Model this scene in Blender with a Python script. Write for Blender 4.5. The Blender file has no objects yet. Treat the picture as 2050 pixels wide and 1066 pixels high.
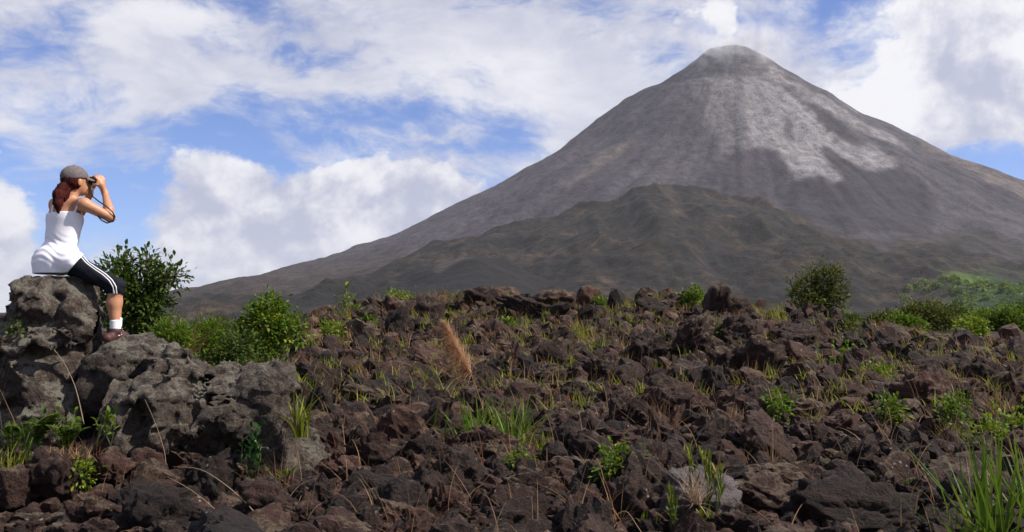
import bpy, bmesh, math, random
import numpy as np
from mathutils import Vector, Matrix

random.seed(7)
rng = np.random.default_rng(7)
scene = bpy.context.scene
C = scene.collection

# ------------------------------------------------------------------ camera
CAMZ = 1.6
FPX = 1822.0                      # focal length in photograph pixels (2050 wide)
PITCH = math.atan(137 / FPX)
cam_d = bpy.data.cameras.new('camera')
cam_d.sensor_width = 36.0
cam_d.lens = FPX / 2050 * 36.0
cam_d.clip_start = 0.05
cam_d.clip_end = 60000
cam = bpy.data.objects.new('camera', cam_d)
C.objects.link(cam)
cam.location = (0, 0, CAMZ)
cam.rotation_euler = (math.pi / 2 + PITCH, 0, 0)
scene.camera = cam

# ------------------------------------------------------------------ sun and sky
TO_SUN = Vector((0.68, -0.12, 0.74)).normalized()
sun_el = math.asin(TO_SUN.z)
sun_az = math.atan2(TO_SUN.x, TO_SUN.y)          # clockwise from +Y
sd = bpy.data.lights.new('sun', 'SUN')
sd.energy = 5.0
sd.angle = math.radians(0.55)
sd.color = (1.0, 0.93, 0.82)
sun = bpy.data.objects.new('sun', sd)
C.objects.link(sun)
sun.rotation_euler = TO_SUN.to_track_quat('Z', 'Y').to_euler()
sun.location = (0, 0, 50)

world = bpy.data.worlds.new('World')
scene.world = world
world.use_nodes = True
world.cycles.sampling_method = 'MANUAL'
world.cycles.sample_map_resolution = 256
scene.view_settings.view_transform = 'Standard'
scene.view_settings.look = 'None'
scene.view_settings.exposure = 0.6
scene.view_settings.gamma = 1.0
scene.view_settings.use_curve_mapping = False
scene.cycles.use_denoising = True
scene.cycles.max_bounces = 6
scene.cycles.volume_bounces = 1
scene.cycles.transparent_max_bounces = 8


class N:
    """small node-graph helper"""
    def __init__(self, tree):
        self.t = tree
        self.nodes = tree.nodes
        self.links = tree.links

    def new(self, typ, **kw):
        n = self.nodes.new(typ)
        for k, v in kw.items():
            setattr(n, k, v)
        return n

    def link(self, a, b):
        self.links.new(a, b)

    def put(self, sock, v):
        if isinstance(v, bpy.types.NodeSocket):
            self.links.new(v, sock)
        else:
            sock.default_value = v

    def math(self, op, a, b=None, c=None, clamp=False):
        n = self.new('ShaderNodeMath', operation=op, use_clamp=clamp)
        self.put(n.inputs[0], a)
        if b is not None:
            self.put(n.inputs[1], b)
        if c is not None:
            self.put(n.inputs[2], c)
        return n.outputs[0]

    def vmath(self, op, a, b=None):
        n = self.new('ShaderNodeVectorMath', operation=op)
        self.put(n.inputs[0], a)
        if b is not None:
            self.put(n.inputs[1], b)
        return n.outputs[0]

    def noise(self, vec, scale, detail=4, rough=0.55, dist=0.0, lac=2.0):
        n = self.new('ShaderNodeTexNoise')
        n.noise_dimensions = '3D'
        if vec is not None:
            self.put(n.inputs['Vector'], vec)
        n.inputs['Scale'].default_value = scale
        n.inputs['Detail'].default_value = detail
        n.inputs['Roughness'].default_value = rough
        n.inputs['Lacunarity'].default_value = lac
        n.inputs['Distortion'].default_value = dist
        return n.outputs['Fac']

    def ramp(self, fac, lo, hi, a=0.0, b=1.0, smooth=True):
        n = self.new('ShaderNodeMapRange')
        n.interpolation_type = 'SMOOTHSTEP' if smooth else 'LINEAR'
        self.put(n.inputs['Value'], fac)
        n.inputs['From Min'].default_value = lo
        n.inputs['From Max'].default_value = hi
        n.inputs['To Min'].default_value = a
        n.inputs['To Max'].default_value = b
        return n.outputs['Result']

    def mix(self, fac, a, b):
        n = self.new('ShaderNodeMix', data_type='RGBA')
        self.put(n.inputs[0], fac)
        for s, v in ((n.inputs[6], a), (n.inputs[7], b)):
            if isinstance(v, (tuple, list)):
                s.default_value = (*v[:3], 1.0)
            else:
                self.put(s, v)
        return n.outputs[2]


def build_sky():
    g = N(world.node_tree)
    g.nodes.clear()
    out = g.new('ShaderNodeOutputWorld')
    sky = g.new('ShaderNodeTexSky', sky_type='NISHITA')
    sky.sun_disc = False
    sky.sun_elevation = sun_el
    sky.sun_rotation = sun_az
    sky.altitude = 700
    sky.air_density = 1.0
    sky.dust_density = 0.0
    sky.ozone_density = 2.0
    bg_sky = g.new('ShaderNodeBackground')
    bg_sky.inputs['Strength'].default_value = 0.088
    tint = g.new('ShaderNodeMix', data_type='RGBA', blend_type='MULTIPLY')
    tint.inputs[0].default_value = 1.0
    g.link(sky.outputs[0], tint.inputs[6])
    tint.inputs[7].default_value = (0.56, 0.72, 1.10, 1)
    g.link(tint.outputs[2], bg_sky.inputs['Color'])
    co = g.new('ShaderNodeTexCoord').outputs['Generated']
    d = g.vmath('NORMALIZE', co)
    sep = g.new('ShaderNodeSeparateXYZ')
    g.link(d, sep.inputs[0])
    x, y, z = sep.outputs
    az = g.math('ARCTAN2', x, y)
    el = g.math('ARCSINE', z)
    # high, thin broken cloud: wind-drawn puffs, flattened towards the horizon
    st = g.new('ShaderNodeMapping')
    st.inputs['Scale'].default_value = (1.0, 1.0, 2.1)
    g.link(d, st.inputs['Vector'])
    ds = st.outputs[0]
    wn = g.new('ShaderNodeTexNoise')
    g.link(ds, wn.inputs['Vector'])
    wn.inputs['Scale'].default_value = 3.2
    wn.inputs['Detail'].default_value = 4
    wv = g.new('ShaderNodeVectorMath', operation='SCALE')
    g.link(g.vmath('SUBTRACT', wn.outputs['Color'], (0.5, 0.5, 0.5)), wv.inputs[0])
    wv.inputs['Scale'].default_value = 0.17
    dw = g.vmath('ADD', ds, wv.outputs[0])
    big = g.noise(dw, 3.6, 3, 0.5)
    thin = g.noise(dw, 10.0, 9, 0.62, 0.2)
    # billowing cumulus in direction space
    cum = g.noise(d, 9.0, 10, 0.58, 0.15)
    fine = g.noise(dw, 34.0, 7, 0.62, 0.2)

    def A(px, py):   # direction of a place in the sky, azimuth and elevation in radians
        cx, cy = (px - 1025) / FPX, -(py - 533) / FPX
        v = Vector((cx, 1, cy))
        v.rotate(Matrix.Rotation(PITCH, 3, 'X'))
        v.normalize()
        return math.atan2(v.x, v.y), math.asin(v.z)

    def blob(px, py, rx, ry, amp):
        a0, e0 = A(px, py)
        u = g.math('DIVIDE', g.math('SUBTRACT', az, a0), rx / FPX)
        v = g.math('DIVIDE', g.math('SUBTRACT', el, e0), ry / FPX)
        q = g.math('ADD', g.math('MULTIPLY', u, u), g.math('MULTIPLY', v, v))
        return g.math('MULTIPLY', g.math('POWER', 2.718, g.math('MULTIPLY', q, -1.0)), amp)

    def total(lst):
        s = None
        for b in lst:
            v = blob(*b)
            s = v if s is None else g.math('ADD', s, v)
        return s

    # thin-layer coverage
    cover = total([(120, 170, 330, 130, .12), (980, 110, 280, 110, .20), (1230, 200, 260, 170, .22), (450, 160, 330, 70, .06), (330, 30, 130, 40, .22),
                   (690, 250, 230, 75, -.20), (400, 270, 110, 60, -.17), (1010, 285, 120, 60, -.24), (600, 20, 330, 28, -.16), (560, 105, 190, 22, -.14),
                   (700, 70, 130, 40, -.06), (60, 75, 90, 20, -.10), (1690, 90, 110, 80, -.14), (1580, 190, 130, 50, .20), (1520, 120, 90, 60, .12), (60, 350, 120, 70, -.22),
                   (230, 400, 90, 110, -.22), (320, 250, 40, 60, .10), (1990, 320, 100, 40, -.3), (90, 480, 60, 80, -.28), (250, 250, 90, 60, .16), (590, 170, 110, 25, .10), (850, 170, 60, 50, -.10)])
    tf = g.math('ADD', g.math('ADD', g.math('MULTIPLY', g.math('SUBTRACT', thin, 0.5), 1.35), g.math('MULTIPLY', g.math('SUBTRACT', big, 0.5), 0.55)), cover)
    tf = g.math('ADD', tf, g.math('MULTIPLY', g.math('SUBTRACT', fine, 0.5), 0.16))
    thin_m = g.ramp(tf, -0.22, 0.17, 0.03, 0.94)
    # cumulus banks
    bank = total([(430, 440, 150, 110, .50), (480, 345, 60, 50, .26), (400, 345, 40, 40, .16), (690, 375, 90, 60, .34), (660, 460, 180, 90, .50), (570, 390, 90, 70, .22), (560, 520, 260, 80, .5), (900, 400, 130, 80, .35),
                  (790, 470, 110, 90, .35), (1990, 120, 220, 150, .85), (1850, 225, 150, 60, .50), (1450, 0, 40, 60, .44), (1452, 62, 30, 36, .32), (1900, 60, 110, 120, .35),
                  (-40, 450, 75, 110, .65), (10, 590, 110, 60, .55), (390, 560, 50, 25, .35), (1330, 40, 150, 60, .2),
                  (640, 270, 250, 35, -.25), (200, 470, 60, 100, -.25)])
    away = g.ramp(y, 0.35, 0.75, 0.30, 0.0)                  # the rest of the sky holds cumulus too
    lowband = g.ramp(g.math('ABSOLUTE', g.math('SUBTRACT', el, 0.18)), 0.0, 0.35, 1.0, 0.0)
    bank = g.math('ADD', bank, g.math('MULTIPLY', away, lowband))
    cf = g.math('ADD', g.math('ADD', bank, g.math('MULTIPLY', g.math('SUBTRACT', cum, 0.5), 1.75)),
                g.math('MULTIPLY', g.math('SUBTRACT', fine, 0.5), 0.30))
    cum_m = g.ramp(cf, 0.22, 0.44, 0.0, 0.97)
    mask = g.math('MAXIMUM', thin_m, cum_m)
    # brightness of the cloud itself: relief of the billows, paler rims, greyer bellies
    up_ = g.noise(g.vmath('ADD', d, (0.012, 0.0, 0.016)), 9.0, 10, 0.58, 0.15)
    relief = g.math('SUBTRACT', cum, up_)
    shade = g.noise(dw, 6.0, 8, 0.6, 0.3)
    deep = g.ramp(cf, 0.3, 0.9)
    bright = total([(700, 445, 80, 60, .45), (1010, 150, 220, 100, .34), (1330, 110, 200, 130, .10), (1790, 140, 70, 160, .45), (1780, 215, 110, 50, .45), (330, 30, 130, 40, .35),
                    (1450, 45, 40, 60, .45), (1930, 165, 80, 30, -.06), (1960, 110, 170, 120, .24), (560, 500, 160, 50, -.12), (110, 200, 230, 90, .16), (1960, 20, 110, 50, .3),
                    (480, 320, 50, 30, .25), (690, 330, 60, 26, .3), (10, 420, 40, 60, .4), (600, 450, 60, 50, -.1), (1500, 200, 160, 50, .1)])
    b = g.math('ADD', g.math('MULTIPLY', g.math('SUBTRACT', shade, 0.5), 1.35), bright)
    b = g.math('ADD', b, g.math('MULTIPLY', g.math('MULTIPLY', relief, 3.4), g.ramp(cf, 0.2, 0.5)))
    b = g.math('ADD', b, g.math('MULTIPLY', g.math('SUBTRACT', fine, 0.5), 0.40))
    bf = g.ramp(b, -0.34, 0.58)
    col = g.mix(bf, (0.50, 0.52, 0.66), (0.95, 0.945, 0.97))
    bg_cl = g.new('ShaderNodeBackground')
    g.link(col, bg_cl.inputs['Color'])
    bg_cl.inputs['Strength'].default_value = 0.66
    # nothing but pale haze under the horizon
    msk = g.math('MAXIMUM', mask, g.ramp(el, -0.06, 0.0, 0.6, 0.0))
    ms = g.new('ShaderNodeMixShader')
    g.link(msk, ms.inputs[0])
    g.link(bg_sky.outputs[0], ms.inputs[1])
    g.link(bg_cl.outputs[0], ms.inputs[2])
    g.link(ms.outputs[0], out.inputs['Surface'])


build_sky()

# ------------------------------------------------------------------ helpers
_cp, _sp = math.cos(PITCH), math.sin(PITCH)


def ray(px, py):
    cx, cy = (px - 1025) / FPX, -(py - 533) / FPX
    return Vector((cx, _cp - cy * _sp, _sp + cy * _cp))


def P(px, py, d):
    """point at distance d (world Y) seen at photograph pixel px, py"""
    v = ray(px, py)
    return Vector((0, 0, CAMZ)) + v * (d / v.y)


_R = np.random.default_rng(3).random((64, 64, 64)).astype(np.float32) * 2 - 1


def vnoise(p):
    p = np.asarray(p, dtype=np.float32)
    i = np.floor(p).astype(np.int64)
    f = p - i
    u = f * f * (3 - 2 * f)
    i0 = i & 63
    i1 = (i + 1) & 63
    x0, y0, z0 = i0[:, 0], i0[:, 1], i0[:, 2]
    x1, y1, z1 = i1[:, 0], i1[:, 1], i1[:, 2]
    ux, uy, uz = u[:, 0], u[:, 1], u[:, 2]
    a = _R[x0, y0, z0] * (1 - ux) + _R[x1, y0, z0] * ux
    b = _R[x0, y1, z0] * (1 - ux) + _R[x1, y1, z0] * ux
    c = _R[x0, y0, z1] * (1 - ux) + _R[x1, y0, z1] * ux
    d = _R[x0, y1, z1] * (1 - ux) + _R[x1, y1, z1] * ux
    return (a * (1 - uy) + b * uy) * (1 - uz) + (c * (1 - uy) + d * uy) * uz


def fbm(p, octv=4, gain=0.5, ridged=False):
    p = np.asarray(p, dtype=np.float32)
    s = np.zeros(len(p), np.float32)
    a = 1.0
    for k in range(octv):
        n = vnoise(p + 17.3 * k)
        s += a * ((1 - 2 * np.abs(n)) if ridged else n)
        a *= gain
        p = p * 2.03
    return s


_FT = {}


def facet(p, amp=1.0, seed=0):
    """fractured-block relief: every Voronoi cell is a plane of its own tilt"""
    p = np.asarray(p, dtype=np.float32)
    i = np.floor(p).astype(np.int64)
    best = np.full(len(p), 1e9, np.float32)
    val = np.zeros(len(p), np.float32)
    if seed not in _FT:
        T = np.random.default_rng(11 + seed)
        _FT[seed] = (T.random((32, 32, 32, 3)).astype(np.float32), T.normal(size=(32, 32, 32, 3)).astype(np.float32),
                     T.uniform(-.35, .35, (32, 32, 32)).astype(np.float32))
    J, G, B = _FT[seed]
    for a in (-1, 0, 1):
        for b in (-1, 0, 1):
            for c in (-1, 0, 1):
                q = i + np.array([a, b, c])
                w = q & 31
                jit = J[w[:, 0], w[:, 1], w[:, 2]]
                d = p - (q + jit)
                dd = (d * d).sum(1)
                m = dd < best
                if m.any():
                    best[m] = dd[m]
                    ww = w[m]
                    val[m] = (d[m] * G[ww[:, 0], ww[:, 1], ww[:, 2]]).sum(1) * .6 + B[ww[:, 0], ww[:, 1], ww[:, 2]]
    return val * amp


def mesh_np(name, V, F, smooth=True, attrs=None, colors=None):
    """V (n,3); F (m,3) or (m,4) int array"""
    V = np.ascontiguousarray(V, dtype=np.float32)
    F = np.ascontiguousarray(F, dtype=np.int32)
    k = F.shape[1]
    me = bpy.data.meshes.new(name)
    me.vertices.add(len(V))
    me.vertices.foreach_set('co', V.ravel())
    me.loops.add(F.size)
    me.loops.foreach_set('vertex_index', F.ravel())
    me.polygons.add(len(F))
    me.polygons.foreach_set('loop_start', np.arange(0, F.size, k, dtype=np.int32))
    me.polygons.foreach_set('loop_total', np.full(len(F), k, dtype=np.int32))
    me.polygons.foreach_set('use_smooth', np.full(len(F), smooth, dtype=bool))
    me.update(calc_edges=True)
    me.validate()
    if attrs:
        for an, av in attrs.items():
            a = me.attributes.new(an, 'FLOAT', 'POINT')
            a.data.foreach_set('value', np.ascontiguousarray(av, dtype=np.float32))
    if colors is not None:
        a = me.attributes.new('tint', 'FLOAT_COLOR', 'POINT')
        c4 = np.ones((len(V), 4), np.float32)
        c4[:, :3] = colors
        a.data.foreach_set('color', c4.ravel())
    return me


def obj(name, me, mat=None, parent=None, loc=None):
    o = bpy.data.objects.new(name, me)
    C.objects.link(o)
    if mat is not None and me is not None and not me.materials:
        me.materials.append(mat)
    if parent is not None:
        o.parent = parent
    if loc is not None:
        o.location = loc
    return o


def tag(o, label=None, cat=None, group=None, kind=None):
    if label:
        o['label'] = label
    if cat:
        o['category'] = cat
    if group:
        o['group'] = group
    if kind:
        o['kind'] = kind
    return o


def empty(name, loc, label, cat, group=None):
    o = bpy.data.objects.new(name, None)
    o.empty_display_size = 0.1
    C.objects.link(o)
    o.location = loc
    return tag(o, label, cat, group)


def sstep(a, b, x):
    t = np.clip((x - a) / (b - a), 0, 1)
    return t * t * (3 - 2 * t)


class MB:
    """collects tubes, ribbons and leaves; builds one mesh"""
    def __init__(self):
        self.v = []
        self.f3 = []
        self.r = []
        self.n = 0

    def add(self, V, F, r=0.5):
        V = np.asarray(V, np.float32)
        self.v.append(V)
        self.f3.append(np.asarray(F, np.int64) + self.n)
        rr = np.asarray(r, np.float32)
        self.r.append(np.full(len(V), rr) if rr.ndim == 0 else rr)
        self.n += len(V)

    def tube(self, pts, rad, sides=5, r=0.5):
        pts = [Vector(p) for p in pts]
        m = len(pts)
        V, F = [], []
        for i, p in enumerate(pts):
            t = (pts[min(i + 1, m - 1)] - pts[max(i - 1, 0)])
            t = t.normalized() if t.length > 1e-9 else Vector((0, 0, 1))
            a = t.cross(Vector((0.31, 0.2, 0.93)))
            if a.length < 1e-4:
                a = t.cross(Vector((1, 0, 0)))
            a.normalize()
            b = t.cross(a)
            rr = rad[i] if hasattr(rad, '__len__') else rad
            for s in range(sides):
                an = 2 * math.pi * s / sides
                V.append(p + (a * math.cos(an) + b * math.sin(an)) * rr)
        for i in range(m - 1):
            for s in range(sides):
                q, w = i * sides + s, i * sides + (s + 1) % sides
                F.append((q, w, w + sides))
                F.append((q, w + sides, q + sides))
        for e, base in ((0, 0), (1, (m - 1) * sides)):
            for s in range(1, sides - 1):
                F.append((base, base + s, base + s + 1) if e else (base, base + s + 1, base + s))
        self.add(np.array([tuple(p) for p in V]), F, r)

    def leaves(self, pos, dirs, length, width, up=None, droop=0.2, g=None):
        """vectorised folded, bent leaves: 6 vertices, 4 triangles each"""
        g = g or rng
        n = len(pos)
        pos = np.asarray(pos, np.float32)
        d = np.asarray(dirs, np.float32)
        d = d / (np.linalg.norm(d, axis=1, keepdims=True) + 1e-9)
        if up is None:
            up = g.normal(0, 0.5, (n, 3)) + np.array([0, 0, 1.0])
        s = np.cross(d, up)
        s /= (np.linalg.norm(s, axis=1, keepdims=True) + 1e-9)
        nrm = np.cross(s, d)
        L = (np.ones(n) * length)[:, None]
        W = (np.ones(n) * width)[:, None] * 0.5
        dz = np.array([0, 0, -1.0])
        a = pos
        m1 = pos + d * L * 0.38 + nrm * L * 0.04
        m2 = pos + d * L * 0.72 + dz * L * droop * 0.35
        tip = pos + d * L + dz * L * droop
        l1 = m1 + s * W + nrm * W * 0.35
        r1 = m1 - s * W + nrm * W * 0.35
        l2 = m2 + s * W * 0.72 + nrm * W * 0.25
        r2 = m2 - s * W * 0.72 + nrm * W * 0.25
        V = np.stack([a, l1, r1, l2, r2, tip], 1).reshape(-1, 3)
        base = (np.arange(n) * 6)[:, None, None]
        T = np.array([(0, 2, 1), (1, 2, 4), (1, 4, 3), (3, 4, 5)])[None]
        self.add(V, (base + T).reshape(-1, 3), np.repeat(g.random(n), 6))

    def blades(self, base, az, lean, length, width, curl=0.8, seg=5, g=None):
        """vectorised grass blades, tapered strips that bend over"""
        g = g or rng
        n = len(base)
        base = np.asarray(base, np.float32)
        az = np.ones(n) * az
        lean = np.ones(n) * lean
        length = np.ones(n) * length
        width = np.ones(n) * width
        curl = np.ones(n) * curl
        hz = np.stack([np.cos(az), np.sin(az), np.zeros(n)], 1)
        side = np.stack([-np.sin(az), np.cos(az), np.zeros(n)], 1)
        twist = g.normal(0, 0.5, n)
        p = base.copy()
        rows = []
        for k in range(seg + 1):
            t = k / seg
            w = width * (1 - t ** 1.6) * 0.5 + 0.0004
            sd_ = side * np.cos(twist)[:, None] + hz * np.sin(twist)[:, None]
            rows.append(p - sd_ * w[:, None])
            rows.append(p + sd_ * w[:, None])
            a = lean + curl * t
            p = p + (hz * np.sin(a)[:, None] + np.array([0, 0, 1.0]) * np.cos(a)[:, None]) * (length / seg)[:, None]
        V = np.stack(rows, 1).reshape(-1, 3)
        m = 2 * (seg + 1)
        T = []
        for k in range(seg):
            q = 2 * k
            T += [(q, q + 1, q + 3), (q, q + 3, q + 2)]
        F = ((np.arange(n) * m)[:, None, None] + np.array(T)[None]).reshape(-1, 3)
        self.add(V, F, np.repeat(g.random(n), m))

    def build(self, name, mat, parent=None, smooth=True, loc=None):
        V = np.concatenate(self.v)
        F = np.concatenate(self.f3)
        me = mesh_np(name, V, F, smooth, attrs={'rnd': np.concatenate(self.r)})
        return obj(name, me, mat, parent, loc)


def surface_nets(Fd, org, h):
    Fd = Fd.astype(np.float32)
    S = Fd < 0
    nx, ny, nz = Fd.shape
    cnt = np.zeros((nx - 1, ny - 1, nz - 1), np.int8)
    corners = [(i, j, k) for i in (0, 1) for j in (0, 1) for k in (0, 1)]
    for i, j, k in corners:
        cnt += S[i:nx - 1 + i, j:ny - 1 + j, k:nz - 1 + k]
    act = (cnt > 0) & (cnt < 8)
    idx = np.full(act.shape, -1, np.int64)
    I, J, K = np.nonzero(act)
    idx[I, J, K] = np.arange(len(I))
    pos = np.zeros((len(I), 3), np.float64)
    num = np.zeros(len(I))
    for a in corners:
        for ax in range(3):
            if a[ax] == 0:
                b = list(a)
                b[ax] = 1
                fa = Fd[I + a[0], J + a[1], K + a[2]]
                fb = Fd[I + b[0], J + b[1], K + b[2]]
                m = (fa < 0) != (fb < 0)
                t = np.where(m, fa / np.where(m, fa - fb, 1), 0)
                for c in range(3):
                    pos[:, c] += np.where(m, a[c] + (t if c == ax else 0), 0)
                num += m
    pos /= num[:, None]
    V = (pos + np.stack([I, J, K], 1)) * h + np.array(org)
    faces = []
    for ax in range(3):
        sl0 = [slice(1, n - 1) for n in (nx, ny, nz)]
        sl1 = list(sl0)
        sl0[ax] = slice(0, (nx, ny, nz)[ax] - 1)
        sl1[ax] = slice(1, (nx, ny, nz)[ax])
        s0, s1 = S[tuple(sl0)], S[tuple(sl1)]
        for flip in (False, True):
            m = (s0 & ~s1) if not flip else (~s0 & s1)
            e = np.stack(np.nonzero(m), 1)
            off = np.ones(3, int)
            off[ax] = 0
            e = e + off
            u, v = (ax + 1) % 3, (ax + 2) % 3
            q = []
            for du, dv in ((-1, -1), (0, -1), (0, 0), (-1, 0)):
                c = e.copy()
                c[:, u] += du
                c[:, v] += dv
                q.append(idx[c[:, 0], c[:, 1], c[:, 2]])
            q = np.stack(q, 1)
            faces.append(q[:, ::-1] if flip else q)
    return V, np.concatenate(faces)


def grid_pts(lo, hi, h):
    ax = [np.arange(lo[i], hi[i] + h, h, dtype=np.float32) for i in range(3)]
    X, Y, Z = np.meshgrid(*ax, indexing='ij')
    return X, Y, Z


def smin(a, b, k):
    hh = np.clip(0.5 + 0.5 * (b - a) / k, 0, 1)
    return b * (1 - hh) + a * hh - k * hh * (1 - hh)


def sd_ell(X, Y, Z, c, r, M=None):
    x, y, z = X - c[0], Y - c[1], Z - c[2]
    if M is not None:
        (a, b, cc) = M          # rows: local axes
        x, y, z = x * a[0] + y * a[1] + z * a[2], x * b[0] + y * b[1] + z * b[2], x * cc[0] + y * cc[1] + z * cc[2]
    k0 = np.sqrt((x / r[0]) ** 2 + (y / r[1]) ** 2 + (z / r[2]) ** 2)
    k1 = np.sqrt((x / r[0] ** 2) ** 2 + (y / r[1] ** 2) ** 2 + (z / r[2] ** 2) ** 2) + 1e-6
    return k0 * (k0 - 1) / k1


def sd_cap(X, Y, Z, a, ra, b, rb):
    ab = np.array(b, float) - np.array(a, float)
    L2 = float(ab @ ab) + 1e-9
    t = np.clip(((X - a[0]) * ab[0] + (Y - a[1]) * ab[1] + (Z - a[2]) * ab[2]) / L2, 0, 1)
    return np.sqrt((X - a[0] - ab[0] * t) ** 2 + (Y - a[1] - ab[1] * t) ** 2 + (Z - a[2] - ab[2] * t) ** 2) - (ra + (rb - ra) * t)


# ------------------------------------------------------------------ materials
def new_mat(name):
    m = bpy.data.materials.new(name)
    m.use_nodes = True
    g = N(m.node_tree)
    g.nodes.clear()
    out = g.new('ShaderNodeOutputMaterial')
    b = g.new('ShaderNodeBsdfPrincipled')
    g.link(b.outputs[0], out.inputs['Surface'])
    return m, g, b, out


def simple_mat(name, col, rough=0.7, bump=0.0, bscale=60, var=0.15, sss=0.0, spec=0.4):
    m, g, b, out = new_mat(name)
    tc = g.new('ShaderNodeTexCoord').outputs['Object']
    n = g.noise(tc, bscale * 0.4, 5, 0.6)
    dark = tuple(c * (1 - var) for c in col)
    lite = tuple(min(1, c * (1 + var)) for c in col)
    g.link(g.mix(g.ramp(n, 0.3, 0.7), dark, lite), b.inputs['Base Color'])
    b.inputs['Roughness'].default_value = rough
    b.inputs['Specular IOR Level'].default_value = spec
    if sss:
        b.inputs['Subsurface Weight'].default_value = sss
        b.inputs['Subsurface Radius'].default_value = (0.012, 0.005, 0.003)
        b.inputs['Subsurface Scale'].default_value = 1.0
    if bump:
        bn = g.new('ShaderNodeBump')
        bn.inputs['Strength'].default_value = bump
        bn.inputs['Distance'].default_value = 0.004
        g.link(g.noise(tc, bscale, 4, 0.6), bn.inputs['Height'])
        g.link(bn.outputs[0], b.inputs['Normal'])
    return m


def rock_mat(name, c_dark, c_mid, c_red, lichen_col, lichen_amt, speck=0.5, near=True):
    m, g, b, out = new_mat(name)
    geo = g.new('ShaderNodeNewGeometry')
    pos = geo.outputs['Position']
    at = g.new('ShaderNodeAttribute', attribute_name='tone').outputs['Fac']
    oi = g.new('ShaderNodeObjectInfo').outputs['Random']
    tone = g.math('FRACT', g.math('ADD', at, oi))
    n1 = g.noise(pos, 2.3, 5, 0.6)
    n2 = g.noise(pos, 14.0, 6, 0.65)
    n3 = g.noise(pos, 55.0, 5, 0.68)
    base = g.mix(g.ramp(g.math('ADD', g.math('MULTIPLY', n2, 0.55), g.math('MULTIPLY', n3, 0.45)), 0.37, 0.64), c_dark, c_mid)
    rf = g.math('MULTIPLY', g.ramp(g.math('ADD', g.math('MULTIPLY', n1, 0.5), g.math('MULTIPLY', tone, 0.5)), 0.35, 0.75), 0.75)
    base = g.mix(rf, base, c_red)
    lum = g.ramp(g.math('FRACT', g.math('MULTIPLY', tone, 7.7)), 0.0, 1.0, 0.45, 1.5, False)
    sc_ = g.new('ShaderNodeVectorMath', operation='SCALE')
    g.link(base, sc_.inputs[0])
    g.link(lum, sc_.inputs['Scale'])
    base = sc_.outputs[0]
    # lichen crust on weathered, skyward faces
    sep = g.new('ShaderNodeSeparateXYZ')
    g.link(geo.outputs['Normal'], sep.inputs[0])
    nz = sep.outputs[2]
    l1 = g.noise(pos, 5.5, 6, 0.68)
    l2 = g.noise(pos, 38.0, 4, 0.7)
    lm = g.math('ADD', g.math('ADD', g.math('MULTIPLY', l1, 0.75), g.math('MULTIPLY', l2, 0.45)), g.math('MULTIPLY', nz, 0.16))
    lm = g.math('ADD', lm, g.math('MULTIPLY', g.math('SUBTRACT', tone, 0.5), 0.22))
    lm = g.ramp(lm, 0.86 - lichen_amt, 1.02 - lichen_amt, 0.0, 0.85)
    base = g.mix(lm, base, lichen_col)
    # small pale crust flecks
    vo = g.new('ShaderNodeTexVoronoi')
    g.link(pos, vo.inputs['Vector'])
    vo.inputs['Scale'].default_value = 16.0
    fl = g.math('MULTIPLY', g.ramp(vo.outputs['Distance'], 0.10, 0.20, 1.0, 0.0), g.ramp(g.noise(pos, 3.7, 3, 0.5), 0.55, 0.68))
    base = g.mix(g.math('MULTIPLY', fl, speck), base, (0.42, 0.39, 0.36))
    g.link(base, b.inputs['Base Color'])
    b.inputs['Roughness'].default_value = 0.86
    b.inputs['Specular IOR Level'].default_value = 0.35
    bn = g.new('ShaderNodeBump')
    bn.inputs['Strength'].default_value = 1.0
    bn.inputs['Distance'].default_value = 0.065
    hgt = g.math('ADD', g.math('ADD', g.math('MULTIPLY', n2, 1.0), g.math('MULTIPLY', n3, 0.45)), g.math('MULTIPLY', g.noise(pos, 170, 3, 0.6), 0.2))
    g.link(hgt, bn.inputs['Height'])
    g.link(bn.outputs[0], b.inputs['Normal'])
    return m


M_ROCK = rock_mat('lava_rock', (0.0030, 0.0016, 0.0011), (0.043, 0.0220, 0.0160), (0.054, 0.0195, 0.0130), (0.122, 0.092, 0.060), 0.11, 0.6)
M_BOULDER = rock_mat('lichen_boulder', (0.011, 0.0078, 0.0060), (0.074, 0.058, 0.046), (0.054, 0.034, 0.027), (0.165, 0.151, 0.122), 0.20, 0.4)
M_PALE = rock_mat('pale_rock', (0.045, 0.037, 0.037), (0.12, 0.10, 0.10), (0.09, 0.065, 0.06), (0.17, 0.15, 0.14), 0.2)


def leaf_mat(name, c1, c2, c3=None, trans=0.35, rough=0.6, attr='rnd'):
    c1, c2 = tuple(v * .78 for v in c1), tuple(v * .8 for v in c2)
    c3 = tuple(v * .8 for v in c3) if c3 else None
    m, g, b, out = new_mat(name)
    r = g.new('ShaderNodeAttribute', attribute_name=attr).outputs['Fac']
    oi = g.new('ShaderNodeObjectInfo').outputs['Random']
    pos = g.new('ShaderNodeNewGeometry').outputs['Position']
    n = g.noise(pos, 6.0, 3, 0.5)
    f = g.math('ADD', g.math('MULTIPLY', r, 0.6), g.math('MULTIPLY', g.ramp(n, 0.3, 0.7), 0.4))
    col = g.mix(f, c1, c2)
    if c3:
        col = g.mix(g.ramp(g.math('FRACT', g.math('ADD', g.math('MULTIPLY', r, 7.3), oi)), 0.80, 0.98), col, c3)
    g.link(col, b.inputs['Base Color'])
    b.inputs['Roughness'].default_value = rough
    b.inputs['Specular IOR Level'].default_value = 0.22
    tr = g.new('ShaderNodeBsdfTranslucent')
    g.link(g.mix(0.5, col, c2), tr.inputs['Color'])
    ms = g.new('ShaderNodeMixShader')
    ms.inputs[0].default_value = trans
    g.link(b.outputs[0], ms.inputs[1])
    g.link(tr.outputs[0], ms.inputs[2])
    g.link(ms.outputs[0], out.inputs['Surface'])
    return m


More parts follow.
